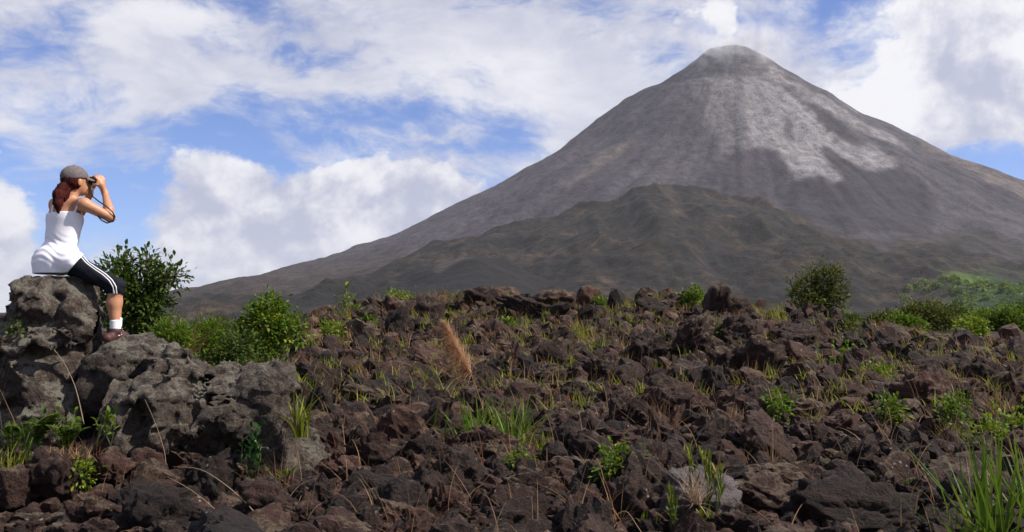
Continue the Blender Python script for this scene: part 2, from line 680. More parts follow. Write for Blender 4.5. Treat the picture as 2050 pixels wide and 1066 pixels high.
M_LEAF_DARK = leaf_mat('leaf_dark', (0.024, 0.052, 0.008), (0.080, 0.13, 0.016), (0.14, 0.18, 0.02))
M_LEAF = leaf_mat('leaf_green', (0.050, 0.115, 0.007), (0.14, 0.22, 0.012), (0.25, 0.27, 0.02))
M_LEAF_YEL = leaf_mat('leaf_yellow_green', (0.09, 0.16, 0.012), (0.22, 0.30, 0.025), (0.38, 0.33, 0.03))
M_LEAF_OLIVE = leaf_mat('leaf_olive', (0.040, 0.060, 0.008), (0.11, 0.13, 0.016), (0.18, 0.16, 0.03))
M_LEAF_GLOSS = leaf_mat('leaf_glossy', (0.012, 0.05, 0.008), (0.035, 0.13, 0.012), None, 0.25, 0.28)
M_GRASS = leaf_mat('grass_green', (0.055, 0.12, 0.010), (0.15, 0.24, 0.02), (0.26, 0.22, 0.06))
M_GRASS_YEL = leaf_mat('grass_yellow', (0.12, 0.17, 0.012), (0.30, 0.32, 0.03), (0.40, 0.28, 0.08))
M_DRY = leaf_mat('grass_dry', (0.16, 0.085, 0.04), (0.36, 0.22, 0.11), (0.25, 0.09, 0.035), 0.25, 0.7)
M_STRAW = leaf_mat('straw', (0.34, 0.23, 0.14), (0.52, 0.38, 0.26), None, 0.2, 0.7)
M_PLUME = leaf_mat('plume_hair', (0.46, 0.25, 0.13), (0.66, 0.41, 0.25), (0.34, 0.18, 0.09), 0.35, 0.8)
M_BARK = simple_mat('bark', (0.085, 0.065, 0.05), 0.9, 0.6, 40, 0.35)
M_STEM = simple_mat('green_stem', (0.08, 0.10, 0.03), 0.7, 0.2, 60, 0.3)

# ------------------------------------------------------------------ the lava field
_yk = [0, 3, 5.5, 8, 11, 17, 22, 25, 27, 33, 45]
_zk = [.2, .32, .42, .62, .84, 1.36, 2.05, 2.45, 2.42, 1.9, 1.65]
_xk = [-30, -14, -10, -7, -5.2, -4, 0, 4, 6.5, 8, 9.5, 14, 25]
_ck = [.25, .3, .42, .58, .76, .95, .98, .95, .90, .76, .58, .27, .25]


def zfield(x, y):
    x = np.asarray(x, float)
    y = np.asarray(y, float)
    zc = np.interp(y, _yk, _zk)
    c = np.interp(x, _xk, _ck)
    far = sstep(27, 40, y)
    c = c * (1 - far) + far
    z = .4 + (zc - .4) * c
    hum = (np.sin(x * 1.1 + .6 * np.sin(y * .7)) * np.sin(y * .9 + 1.3 + .5 * np.sin(x * .8)) + .6 * np.sin(x * 2.3 + y * 1.1 + 2) * np.sin(y * 1.9 - x * .7)
           + .4 * np.sin(x * 3.9 - y * 1.7) * np.sin(y * 3.1 + x * 1.3 + 1))
    z = z + .15 * np.exp(-((x + 3.1) / .85) ** 2 - ((y - 6.35) / .5) ** 2)
    z = z + hum * (.05 + .13 * sstep(9, 18, y)) * (1 - sstep(28, 36, y))
    return np.where(y > 45, 1.65 - (y - 45) * .012, z)


def zf1(x, y):
    return float(zfield(x, y))


def ground_hit(px, py, ymin=3.0, ymax=60.0):
    v = ray(px, py)
    d = np.linspace(ymin, ymax, 2400)
    below = CAMZ + v.z / v.y * d <= zfield(v.x / v.y * d, d)
    i = int(np.argmax(below))
    if below[i]:
        return Vector((0, 0, CAMZ)) + v * (d[i] / v.y)
    # missed: stand it on the crest line
    return Vector((v.x / v.y * 24.8, 24.8, zf1(v.x / v.y * 24.8, 24.8)))


def soil_mat():
    m, g, b, out = new_mat('cinder_soil')
    pos = g.new('ShaderNodeNewGeometry').outputs['Position']
    n1 = g.noise(pos, 1.2, 5, 0.6)
    n2 = g.noise(pos, 22, 5, 0.65)
    c = g.mix(g.ramp(n2, 0.3, 0.7), (0.008, 0.0045, 0.0035), (0.034, 0.019, 0.014))
    c = g.mix(g.math('MULTIPLY', g.ramp(n1, 0.5, 0.7), 0.5), c, (0.055, 0.038, 0.018))
    g.link(c, b.inputs['Base Color'])
    b.inputs['Roughness'].default_value = 0.95
    bn = g.new('ShaderNodeBump')
    bn.inputs['Strength'].default_value = 1.0
    bn.inputs['Distance'].default_value = 0.06
    g.link(n2, bn.inputs['Height'])
    g.link(bn.outputs[0], b.inputs['Normal'])
    return m


def build_field():
    xs = np.linspace(-34, 34, 420)
    ys = np.concatenate([np.linspace(0.0, 30, 300), np.linspace(30.3, 62, 60)])
    X, Y = np.meshgrid(xs, ys)
    p = np.stack([X.ravel(), Y.ravel(), np.zeros(X.size)], 1)
    z = zfield(p[:, 0], p[:, 1]) + fbm(p * 0.7, 3) * 0.10 + fbm(p * 3.1, 3) * 0.035 - 0.06
    z -= 0.6 * sstep(56, 62, p[:, 1]) + 0.6 * sstep(31, 34, np.abs(p[:, 0]))
    V = np.stack([p[:, 0], p[:, 1], z], 1)
    nx, ny = len(xs), len(ys)
    i = np.arange(nx * ny).reshape(ny, nx)
    F = np.stack([i[:-1, :-1], i[:-1, 1:], i[1:, 1:], i[1:, :-1]], -1).reshape(-1, 4)
    tag(obj('lava_field_ground', mesh_np('lava_field_ground', V, F), soil_mat()), kind='structure')


build_field()


def build_plain():
    m, g, b, out = new_mat('far_scrub_ground')
    pos = g.new('ShaderNodeNewGeometry').outputs['Position']
    n = g.noise(pos, 0.03, 7, 0.65)
    g.link(g.mix(g.ramp(n, 0.35, 0.65), (0.05, 0.045, 0.03), (0.06, 0.085, 0.025)), b.inputs['Base Color'])
    b.inputs['Roughness'].default_value = 0.95
    R = 40000
    rs = [0, 30, 60, 120, 250, 500, 1000, 2000, 4000, 9000, 20000, R]
    ns = 64
    V, F = [(0, 0, -0.9)], []
    for r in rs[1:]:
        for s in range(ns):
            a = 2 * math.pi * s / ns
            V.append((r * math.cos(a), r * math.sin(a), -0.9 - min(r, 900) * 0.004))
    for s in range(ns):
        F.append((0, 1 + s, 1 + (s + 1) % ns))
    for k in range(len(rs) - 2):
        for s in range(ns):
            q, w = 1 + k * ns + s, 1 + k * ns + (s + 1) % ns
            F.append((q, q + ns, w + ns))
            F.append((q, w + ns, w))
    tag(obj('ground', mesh_np('ground', np.array(V, float), np.array(F)), m), kind='structure')


build_plain()


# ------------------------------------------------------------------ the volcano
def volcano_mat():
    m, g, b, out = new_mat('volcano_slopes')
    col = g.new('ShaderNodeAttribute', attribute_name='tint').outputs['Color']
    pos = g.new('ShaderNodeNewGeometry').outputs['Position']
    n1 = g.noise(pos, 0.035, 8, 0.68)
    n2 = g.noise(pos, 0.22, 5, 0.65)
    f = g.math('ADD', g.math('MULTIPLY', n1, 0.6), g.math('MULTIPLY', n2, 0.4))
    mul = g.ramp(f, 0.33, 0.67, 0.45, 1.55)
    vm = g.new('ShaderNodeVectorMath', operation='SCALE')
    g.link(col, vm.inputs[0])
    g.link(mul, vm.inputs['Scale'])
    g.link(vm.outputs[0], b.inputs['Base Color'])
    b.inputs['Roughness'].default_value = 0.95
    b.inputs['Specular IOR Level'].default_value = 0.2
    bn = g.new('ShaderNodeBump')
    bn.inputs['Strength'].default_value = 0.9
    bn.inputs['Distance'].default_value = 14.0
    g.link(f, bn.inputs['Height'])
    g.link(bn.outputs[0], b.inputs['Normal'])
    return m


VPK = P(1466, 92, 3300)          # summit


def poly_mask(px, py, poly, soft=8.0):
    """soft mask inside a polygon, in the mountain's front elevation"""
    poly = np.array(poly, float)
    inside = np.zeros(px.shape, bool)
    dmin = np.full(px.shape, 1e9)
    n = len(poly)
    for i in range(n):
        x1, y1 = poly[i]
        x2, y2 = poly[(i + 1) % n]
        cond = ((y1 > py) != (y2 > py))
        xi = (x2 - x1) * (py - y1) / (y2 - y1 + 1e-9) + x1
        inside ^= cond & (px < xi)
        dx, dy = x2 - x1, y2 - y1
        t = np.clip(((px - x1) * dx + (py - y1) * dy) / (dx * dx + dy * dy + 1e-9), 0, 1)
        dmin = np.minimum(dmin, np.hypot(px - x1 - dx * t, py - y1 - dy * t))
    sdv = np.where(inside, dmin, -dmin)
    return sstep(-soft, soft, sdv)


def volcano_height(x, y):
    # main cone, its two flanks with their own profiles
    left = [(1466, 92), (1420, 98), (1378, 133), (1322, 176), (1270, 197), (1182, 255), (1100, 312), (990, 368), (870, 424), (780, 468),
            (650, 516), (560, 546), (460, 570), (350, 588), (200, 630), (0, 668), (-300, 680)]
    right = [(1466, 92), (1498, 96), (1560, 134), (1620, 174), (1682, 205), (1750, 249), (1850, 305), (1900, 336), (1960, 362), (2050, 396),
             (2200, 470), (2400, 520), (2700, 610), (3100, 670)]

    def prof(lst):
        r, h = [], []
        for a, b in lst:
            q = P(a, b, VPK.y)
            r.append(abs(q.x - VPK.x))
            h.append(q.z)
        rs_ = np.linspace(0, r[-1], 900)
        hs_ = np.interp(rs_, r, h)
        w_ = np.hanning(15)
        w_ /= w_.sum()
        pad = np.concatenate([2 * hs_[0] * 0 + hs_[7:0:-1], hs_, np.full(7, hs_[-1])])
        return rs_, np.convolve(pad, w_, 'valid')
    lr, lh = prof(left)
    rr, rh = prof(right)
    dx, dy = x - VPK.x, y - VPK.y
    r = np.hypot(dx, dy)
    th = np.arctan2(dy, dx)
    p3 = np.stack([x, y, np.zeros_like(x)], 1)
    rw = r * (1 + 0.04 * fbm(p3 / 420, 3)) * (1 + 0.72 * np.clip(-dy / (r + 1e-6), 0, 1) ** 1.5)
    wl = (1 - dx / (r + 1e-6)) * 0.5
    wl = sstep(0.0, 1.0, wl)
    h = np.interp(rw, lr, lh) * wl + np.interp(rw, rr, rh) * (1 - wl)
    # gullies run down the cone
    gp = np.stack([np.cos(th) * 9 + r / 900, np.sin(th) * 9, r / 700], 1)
    gul = fbm(gp, 3, 0.45)
    gp2 = np.stack([np.cos(th) * 30, np.sin(th) * 30, r / 500], 1)
    gul2 = fbm(gp2, 3, 0.55)
    amp = sstep(40, 700, r)
    h = h + gul * 11 * amp + gul2 * 1.2 * sstep(60, 400, r) - np.clip(fbm(np.stack([np.cos(th) * 17 + fbm(p3 / 200, 2) * .4, np.sin(th) * 17, r / 1500], 1), 2, .5, True) - .35, 0, 1) * 3.5 * sstep(80, 500, r) + fbm(p3 / 170, 5, 0.55) * 8.0 * sstep(0, 300, r) + fbm(p3 / 45, 3) * 3.2
    # ragged old shoulder in front of the cone
    sh = [(-300, 690), (200, 640), (520, 590), (640, 578), (760, 545), (850, 495), (960, 474), (1080, 444), (1180, 404), (1250, 392), (1310, 362), (1400, 376), (1500, 408),
          (1560, 428), (1650, 470), (1750, 486), (1850, 498), (1950, 522), (2050, 540), (2300, 590), (2700, 650)]
    D2 = 2450
    sx = [P(a, b, D2).x for a, b in sh]
    sz = [P(a, b, D2).z for a, b in sh]
    wx = x + fbm(p3 / 160, 3) * 25
    H2 = np.interp(wx, sx, sz)
    yy = y + fbm(p3 / 260 + 5, 3) * 70
    front = np.clip((D2 - yy) / 1250, 0, 1)
    back = np.clip((yy - D2) / 900, 0, 1)
    s = np.where(yy < D2, 1 - front ** 0.82, 1 - 0.75 * back)
    rp = np.stack([x / 210, y / 520, np.zeros_like(x)], 1)
    h2 = H2 * s + fbm(rp, 5, 0.5, True) * 17 * sstep(0, .25, front) * (1 - sstep(.8, 1, front)) * np.clip(H2 / 200, 0, 1.2) + fbm(p3 / 55, 5, .6) * 7 + fbm(p3 / 130 + 4, 4, .5, True) * 7 * np.clip(H2 / 120, 0, 1)
    # low flow on the left, dark lava with cloud shade painted over
    fl = [(300, 690), (520, 640), (600, 592), (650, 578), (720, 590), (800, 572), (870, 540), (960, 514), (1010, 524), (1080, 556), (1200, 590), (1400, 640), (1600, 690)]
    D3 = 1650
    H3 = np.interp(wx * D3 / D3, [P(a, b, D3).x for a, b in fl], [P(a, b, D3).z for a, b in fl])
    f3 = np.clip((D3 - yy) / 750, 0, 1)
    b3 = np.clip((yy - D3) / 350, 0, 1)
    h3 = np.where(yy < D3, H3 * (1 - f3 ** .8), H3 * (1 - b3)) + fbm(p3 / 70, 4) * 4
    # green foothill on the right
    fh = [(1500, 690), (1700, 640), (1850, 585), (1900, 560), (1990, 580), (2050, 600), (2300, 560), (2700, 640)]
    D4 = 1350
    H4 = np.interp(wx, [P(a, b, D4).x for a, b in fh], [P(a, b, D4).z for a, b in fh])
    f4 = np.clip((D4 - yy) / 550, 0, 1)
    b4 = np.clip((yy - D4) / 450, 0, 1)
    h4 = np.where(yy < D4, H4 * (1 - f4), H4 * (1 - b4)) + fbm(p3 / 60, 4) * 4
    hh = smin(-h, -h2, 14)
    hh = smin(hh, -h3, 8)
    hh = smin(hh, -h4, 8)
    z = -hh
    edge = sstep(700, 900, y)
    w2 = (h2 > h)
    return z * edge - 6 * (1 - edge), h, h2, h3, h4


def zvol1(x, y):
    return float(volcano_height(np.array([x], float), np.array([y], float))[0][0])


def build_volcano():
    xs = np.linspace(-2500, 2800, 800)
    ys = np.concatenate([np.linspace(690, 3420, 400), np.linspace(3440, 5200, 30)])
    X, Y = np.meshgrid(xs, ys)
    x, y = X.ravel(), Y.ravel()
    z, h, h2, h3, h4 = volcano_height(x, y)
    # position in the front elevation, for laying out ash tongues, painted cloud shade and growth
    cy_ = (z - CAMZ)
    dep = y * _cp + cy_ * _sp
    up = cy_ * _cp - y * _sp
    px = 1025 + x / dep * FPX
    py = 533 - up / dep * FPX
    p3 = np.stack([x, y, z], 1)
    wxn = px + fbm(p3 / 90, 4) * 10
    wyn = py + fbm(p3 / 90 + 9, 4) * 9
    th = np.arctan2(y - VPK.y, x - VPK.x)
    r = np.hypot(x - VPK.x, y - VPK.y)
    streak = fbm(np.stack([np.cos(th) * 45, np.sin(th) * 45, r / 240], 1), 4, 0.6)
    streak2 = fbm(np.stack([np.cos(th) * 14, np.sin(th) * 14, r / 900 + 3], 1), 4, 0.6)
    n = fbm(p3 / 120, 5, 0.55)
    nf = fbm(p3 / 22, 4, 0.6)

    def Z(lst):
        return [(950 + .544 * a, 60 + .544 * b) for a, b in lst]
    cone = np.array([.052, .0455, .057])
    ash = np.array([.195, .182, .19])
    tan = np.array([.145, .118, .10])
    dark = np.array([.026, .0215, .030])  # dark slope tone, also paints cloud shade on the cone
    moss = np.array([.0125, .0108, .0066])
    rust = np.array([.029, .0205, .0150])
    lava_shade = np.array([.0085, .0065, .0078])  # dark lava tone, also used to paint cloud shade
    green = np.array([.030, .062, .010])
    lime = np.array([.065, .105, .016])
    col = np.tile(cone, (len(x), 1))

    def put(c, m):
        nonlocal col
        m = np.clip(m, 0, 1)[:, None]
        col = col * (1 - m) + c * m
    put(np.array([.082, .073, .086]), sstep(.0, .8, streak2 + .25) * .35)
    put(dark * 1.4, sstep(.1, .9, -streak2 + .05) * .35)
    fan = poly_mask(wxn, wyn, Z([(985, 185), (1000, 300), (1010, 440), (1050, 432), (1110, 440), (1130, 500), (1180, 545), (1240, 545), (1320, 572), (1360, 552),
                                 (1290, 500), (1278, 438), (1340, 470), (1420, 500), (1480, 507), (1565, 500), (1540, 470), (1420, 420), (1300, 370),
                                 (1225, 270), (1130, 210), (1050, 185)]), 8)
    put(ash, fan * np.clip(.98 + .16 * streak + .22 * nf, .5, 1))
    soft = poly_mask(wxn, wyn, Z([(860, 170), (965, 180), (995, 300), (1005, 440), (900, 455), (860, 320)]), 22)
    put(ash * .80, soft * np.clip(.68 + .2 * streak + .22 * nf, .2, .9))
    top_ = poly_mask(wxn, wyn, Z([(900, 60), (1010, 60), (1120, 150), (1160, 260), (1000, 300), (840, 260), (800, 160)]), 40)
    put(ash * .75, top_ * np.clip(.45 + .4 * streak + .25 * nf, 0, .8))
    rs = poly_mask(wxn, wyn, Z([(1030, 90), (1100, 130), (1180, 180), (1300, 255), (1400, 305), (1520, 385), (1610, 450), (1500, 418), (1380, 350),
                                (1280, 292), (1170, 212), (1080, 165)]), 6)
    put(ash * .92, rs * np.clip(.8 + .3 * streak + .3 * nf, .2, 1))
    rs2 = poly_mask(wxn, wyn, Z([(1640, 380), (1900, 500), (2080, 590), (2080, 640), (1980, 590), (1800, 500), (1650, 420)]), 10)
    put(tan, rs2 * np.clip(.5 + .8 * streak2, 0, .8))
    ls = poly_mask(wxn, wyn, Z([(560, 395), (590, 420), (480, 500), (350, 575), (335, 565), (450, 480)]), 7)
    put(tan, ls * .5)
    put(dark * 1.1, poly_mask(wxn, wyn, Z([(1205, 255), (1290, 290), (1400, 395), (1450, 445), (1330, 395), (1260, 325)]), 6) * .75)
    put(dark * 1.1, poly_mask(wxn, wyn, Z([(1140, 330), (1175, 330), (1190, 410), (1160, 420), (1140, 380)]), 6) * .6)
    put(dark, poly_mask(wxn, wyn, Z([(1178, 556), (1320, 577), (1365, 556), (1285, 445), (1480, 512), (1580, 510), (1650, 560), (1700, 640),
                                     (1680, 775), (1400, 745), (1160, 690), (1140, 620)]), 7) * .85)  # cloud shadow painted as dark colour on the cone's right side
    put(dark * 1.25, poly_mask(wxn, wyn, Z([(880, 458), (1000, 452), (1050, 438), (1115, 446), (1150, 560), (1150, 690), (1000, 640), (860, 560)]), 7) * .6)  # cloud shade painted in below the ash fan
    put(dark, poly_mask(wxn, wyn, Z([(1640, 490), (1760, 500), (1810, 540), (1960, 590), (2080, 660), (1900, 640), (1780, 560)]), 10) * .55)  # more painted cloud shade, out on the right flank
    # darker rough rim below the summit on the right
    put(dark * 1.1, poly_mask(wxn, wyn, Z([(1100, 115), (1220, 190), (1330, 245), (1250, 240), (1160, 190)]), 6) * .5)
    # shoulder: scrubby old lava
    sh = sstep(-30, 22, h2 - h + n * 22 + nf * 10)
    shc = rust * sstep(-.5, .9, n)[:, None] + moss * (1 - sstep(-.5, .9, n))[:, None]
    rid = fbm(np.stack([x / 190, y / 430, np.zeros_like(x)], 1), 5, .55, True)
    shc = shc * (1 - .8 * sstep(.2, -.7, rid)[:, None]) + .8 * sstep(.2, -.7, rid)[:, None] * lava_shade
    shc = shc * np.clip(1 + 1.0 * nf[:, None] + .8 * fbm(p3 / 9, 3, .6)[:, None], .15, 2.8)
    put(shc, sh)
    # foot of the left flank turns brown and scrubby
    low = sstep(470, 560, wyn + n * 25) * sstep(1500, 1000, px) * (1 - sh)
    put(rust * 1.2 * (1 + .5 * nf[:, None]), low * .85)
    # streak of grey ash through the shoulder's notch
    put(tan * .8, poly_mask(wxn, wyn, [(1320, 350), (1345, 350), (1350, 400), (1365, 432), (1350, 430), (1335, 390)], 10) * .25)
    fl = sstep(-4, 5, h3 - np.maximum(h2, h))
    put(lava_shade * (1 + .4 * nf[:, None]), fl * .9)  # dark flow lava, its tone deepened by painted cloud shade
    put(lava_shade * (1 + .5 * nf[:, None]), .75 * poly_mask(wxn, wyn, [(540, 610), (640, 580), (800, 560), (880, 538), (980, 522), (1080, 545), (1200, 585), (1260, 610), (900, 640)], 14))  # broad cloud shadow painted across the left foot
    put(tan * .9, fl * poly_mask(wxn, wyn, [(870, 536), (930, 510), (975, 508), (985, 514), (930, 520), (880, 545)], 5) * .35)
    put(moss, fl * poly_mask(wxn, wyn, [(880, 560), (990, 530), (1150, 560), (1200, 590), (1000, 575)], 15) * .8)
    # growth on the right foothills
    gm = sstep(0, 1, (px - 1840) / 130) * sstep(520, 575, wyn)
    put(green * .8 * (1 + .5 * nf[:, None]), gm * np.clip(.75 + n, 0, 1))
    put(lime, sstep(-.2, .5, nf + n * .6) * poly_mask(wxn, wyn, [(1885, 548), (1930, 548), (1985, 566), (2010, 590), (1960, 586), (1900, 570)], 7) * .9)
    put(moss * 1.3, poly_mask(wxn, wyn, [(1860, 470), (1960, 470), (2060, 490), (2060, 530), (1950, 510), (1880, 495)], 12) * .7)
    V = np.stack([x, y, z], 1)
    nx, ny = len(xs), len(ys)
    i = np.arange(nx * ny).reshape(ny, nx)
    F = np.stack([i[:-1, :-1], i[:-1, 1:], i[1:, 1:], i[1:, :-1]], -1).reshape(-1, 4)
    me = mesh_np('volcano', V, F, True, colors=np.clip(col, .01, .6))
    tag(obj('volcano', me, volcano_mat()), kind='structure')


build_volcano()


# ------------------------------------------------------------------ rocks
def ico(sub):
    bm = bmesh.new()
    bmesh.ops.create_icosphere(bm, subdivisions=sub, radius=1.0)
    V = np.array([v.co[:] for v in bm.verts], np.float64)
    F = np.array([[v.index for v in f.verts] for f in bm.faces], np.int64)
    bm.free()
    return V, F


ICO = {s: ico(s) for s in (1, 2, 3, 4, 5)}


def rock_shape(sub, seed, flat=0.75, planes=9, rough=0.16, elong=1.3):
    g = np.random.default_rng(seed)
    V, F = ICO[sub]
    d = V / np.linalg.norm(V, axis=1, keepdims=True)
    nrm = g.normal(size=(planes, 3))
    nrm /= np.linalg.norm(nrm, axis=1, keepdims=True)
    off = g.uniform(0.5, 0.95, planes)
    r = np.full(len(d), 1.05)
    for n_, o_ in zip(nrm, off):
        c = d @ n_
        q = np.where(c > 0.05, o_ / np.maximum(c, 0.05), 9)
        r = smin(r, q, 0.05)
    p = d * r[:, None]
    o = g.uniform(0, 60, 3)
    pw = p + np.stack([vnoise(p * 2.3 + o + 3), vnoise(p * 2.3 + o + 21), vnoise(p * 2.3 + o + 40)], 1) * 0.12
    r2 = fbm(p * 1.3 + o, 2) * rough * 0.7 + facet(pw * 1.15 + o, rough * 1.25, seed % 5) + fbm(p * 4.2 + o, 3, 0.55) * rough * 0.30
    if sub >= 3:
        r2 += facet(pw * 2.9 + o, rough * 0.45, seed % 3)
    r2 -= 0.12 * np.clip(fbm(p * 3.0 + o + 9, 3, 0.6, True) - 0.45, 0, 1)      # pits and cracks
    r2 = np.clip(r2, -0.5, 0.5)
    if sub >= 4:
        r2 += fbm(p * 11 + o, 3, 0.6) * rough * 0.16
    p = p * (1 + r2)[:, None]
    sc = np.array([g.uniform(1.0, elong), g.uniform(0.8, 1.1), flat * g.uniform(0.85, 1.15)])
    p = p * sc
    p /= np.abs(p).max(0).mean()
    return p, F


NPROTO = 26
HI = [mesh_np('lava_rock', *rock_shape(4, 100 + k, 0.55 + 0.4 * ((k * 7) % 10) / 10, 7 + k % 6, 0.135 + 0.045 * (k % 3)), False) for k in range(NPROTO)]
for me in HI:
    me.materials.append(M_ROCK)
MID = [rock_shape(3, 300 + k, 0.6 + 0.35 * ((k * 3) % 7) / 7, 6 + k % 6, 0.14 + 0.045 * (k % 3)) for k in range(26)]
LOW = [rock_shape(2, 500 + k, 0.6 + 0.35 * ((k * 5) % 7) / 7, 6 + k % 5, 0.165) for k in range(26)]
TINY = [rock_shape(1, 700 + k, 0.6 + 0.35 * ((k * 5) % 7) / 7, 6 + k % 5, 0.20) for k in range(26)]

placed = []                        # x, y, radius of everything set down on purpose


def rmat(g, tilt=0.5):
    from mathutils import Euler
    return Euler((g.uniform(-tilt, tilt), g.uniform(-tilt, tilt), g.uniform(0, 6.28)))


def named_rock(px, py, w, h, label, seed, mat=None, tilt=(0, 0), depth=1.0, d=None, name='lava_boulder', planes=8, rough=0.17, res=5, group=None):
    """a boulder whose middle shows at px,py with w x h photograph pixels"""
    base = ground_hit(px, py + h * 0.32) if d is None else P(px, py, d)
    dist = base.y
    c = P(px, py, dist + w / FPX * dist * 0.25 - (0.12 if d is None else 0))
    k = c.y / FPX
    V, F = rock_shape(res, seed, 1.0, planes, rough, 1.05)
    V = V * np.array([w * 0.53 * k, (w + h) * 0.28 * k * depth, h * 0.62 * k])
    me = mesh_np(name, V, F)
    o = obj(name, me, mat or M_ROCK)
    o.location = c
    o.rotation_euler = (math.radians(tilt[1]), math.radians(tilt[0]), 0)
    tag(o, label, 'rock', group)
    placed.append((c.x, c.y, w * 0.42 * k))
    return o


# the notable boulders of the slope: px, py, width, height, tilt, label
NAMED = [
    (1735, 1040, 350, 125, 4, 'broad low purple-brown boulder at the bottom edge beside the reed grass'),
    (1530, 1000, 150, 90, 8, 'lichen-flecked rock with a black gap under its edge'),
    (1490, 1058, 130, 70, 12, 'dark rock below the lichen-flecked rock at the bottom edge'),
    (1850, 1003, 62, 52, -4, 'small squarish brown block beside the reed grass'),
    (1790, 925, 100, 60, 10, 'smooth reddish rock above the broad purple boulder'),
    (1680, 970, 80, 50, 0, 'rough lichen-covered rock behind the broad purple boulder'),
    (305, 1035, 150, 130, -14, 'angular purple-brown block at the bottom left'),
    (185, 1045, 130, 95, 6, 'smooth plum-coloured rock at the bottom edge below the ferns'),
    (125, 965, 120, 95, -10, 'dark plum rock below the ferns'),
    (22, 985, 95, 100, 4, 'reddish rock cut by the left edge'),
    (75, 1052, 120, 70, 6, 'pale-crusted rock in the bottom left corner'),
    (225, 945, 110, 80, -6, 'rounded grey-topped rock under the ferns'),
    (292, 935, 80, 60, 6, 'small rounded rock in the shade of the big boulder'),
    (420, 965, 112, 110, -10, 'pointed grey-brown rock leaning against the big boulder'),
    (425, 1045, 120, 80, 10, 'dark purple rock crossed by straw stalks'),
    (535, 1020, 170, 105, 3, 'flat-topped lichen rock below the glossy-leaved plant'),
    (640, 1000, 110, 60, 10, 'low crusted rock at the right foot of the big boulder'),
    (690, 1035, 150, 85, 5, 'crusted rock with a dark crevice at the bottom edge'),
    (800, 1020, 150, 100, -6, 'smooth dark purple rock behind a red stalk'),
    (745, 915, 130, 80, 8, 'smooth broad purple rock left of the reed clump'),
    (845, 915, 120, 70, -4, 'low purple rock next to the smooth broad one'),
    (860, 990, 130, 80, 14, 'tilted purple rock in the middle of the foreground'),
    (1000, 905, 170, 85, 3, 'blocky purple rock just below the green reed clump'),
    (935, 960, 150, 90, -5, 'knobbly rock with pale flecks below the reed clump'),
    (1060, 985, 150, 80, 6, 'brown rock with a mossy flank in the lower middle'),
    (1010, 1050, 150, 80, -8, 'broad purple-brown rock at the bottom edge of the middle'),
    (1150, 1040, 130, 90, 12, 'rock under reddish grass stalks at the bottom edge'),
    (1270, 1010, 150, 110, -8, 'rounded rock overhanging a black hollow'),
    (1180, 905, 100, 70, 8, 'dark rock right of the reed clump'),
    (1490, 735, 145, 100, -4, 'big dark block with a ridged reddish face on the slope'),
    (1488, 680, 105, 75, 6, 'rounded block on top of the big dark block'),
    (1385, 690, 72, 115, 28, 'tall brown slab leaning left on the slope'),
    (1292, 705, 110, 95, 30, 'tilted dark slab below the crest'),
    (1252, 762, 68, 66, 0, 'round lichen boulder on the slope'),
    (1340, 810, 125, 95, 10, 'hummocky boulder in the middle of the slope'),
    (1400, 820, 60, 80, 22, 'narrow upright rock beside the hummocky boulder'),
    (1600, 730, 140, 70, 14, 'layered reddish slabs right of the big dark block'),
    (1690, 790, 100, 60, 16, 'striped slab tilted down the slope'),
    (1850, 800, 140, 95, -10, 'large block with a pale corner on the right slope'),
    (1830, 745, 170, 60, -8, 'long dark ledge on the right slope'),
    (1590, 680, 110, 70, 0, 'dark hollowed rock below the crest tree'),
    (1062, 622, 120, 62, 18, 'reddish slab tilted along the crest'),
    (1432, 615, 62, 92, 24, 'dark pointed rock standing on the crest beside a green bush'),
    (1475, 622, 70, 50, 6, 'orange-topped rock beside the pointed crest rock'),
    (1172, 612, 62, 60, -20, 'black jagged rock on the crest'),
    (1110, 604, 76, 50, 6, 'low dark crest rock next to the reddish slab'),
    (788, 622, 62, 46, 32, 'small slab tilted at the left end of the crest'),
    (795, 652, 50, 72, 14, 'upright grey-brown block below the left end of the crest'),
    (862, 630, 66, 64, -12, 'smooth grey slab above the orange plume'),
    (850, 690, 90, 46, -10, 'flat grey slab left of the orange plume'),
    (960, 600, 80, 50, 4, 'crumbly brown crest rock'),
    (1300, 620, 80, 46, 8, 'low rock on the crest among yellow grass'),
    (720, 800, 150, 75, 4, 'broad dark rock right of the big lichen boulder'),
    (640, 780, 66, 60, -6, 'dark rock behind the yellow grass tuft'),
    (1100, 750, 70, 50, 6, 'flattish stone above the reed clump'),
    (1560, 820, 90, 60, -8, 'brown rock behind the bushy seedling on the slope'),
    (1690, 870, 130, 70, 10, 'rough crusted rock in the lower right slope'),
    (1960, 760, 120, 60, 6, 'dark rock near the right edge of the slope'),
]
for i, (px, py, w, h, t, lab) in enumerate(NAMED):
    named_rock(px, py, w, h, lab, 900 + i, tilt=(t, 0), planes=6 + i % 5, rough=0.18 + 0.04 * (i % 3), res=5 if w > 100 or h > 100 else 4)
named_rock(1395, 1010, 150, 130, 'pale grey rock with a dry grass starburst on it', 981, M_PALE, tilt=(10, -14), rough=0.12)


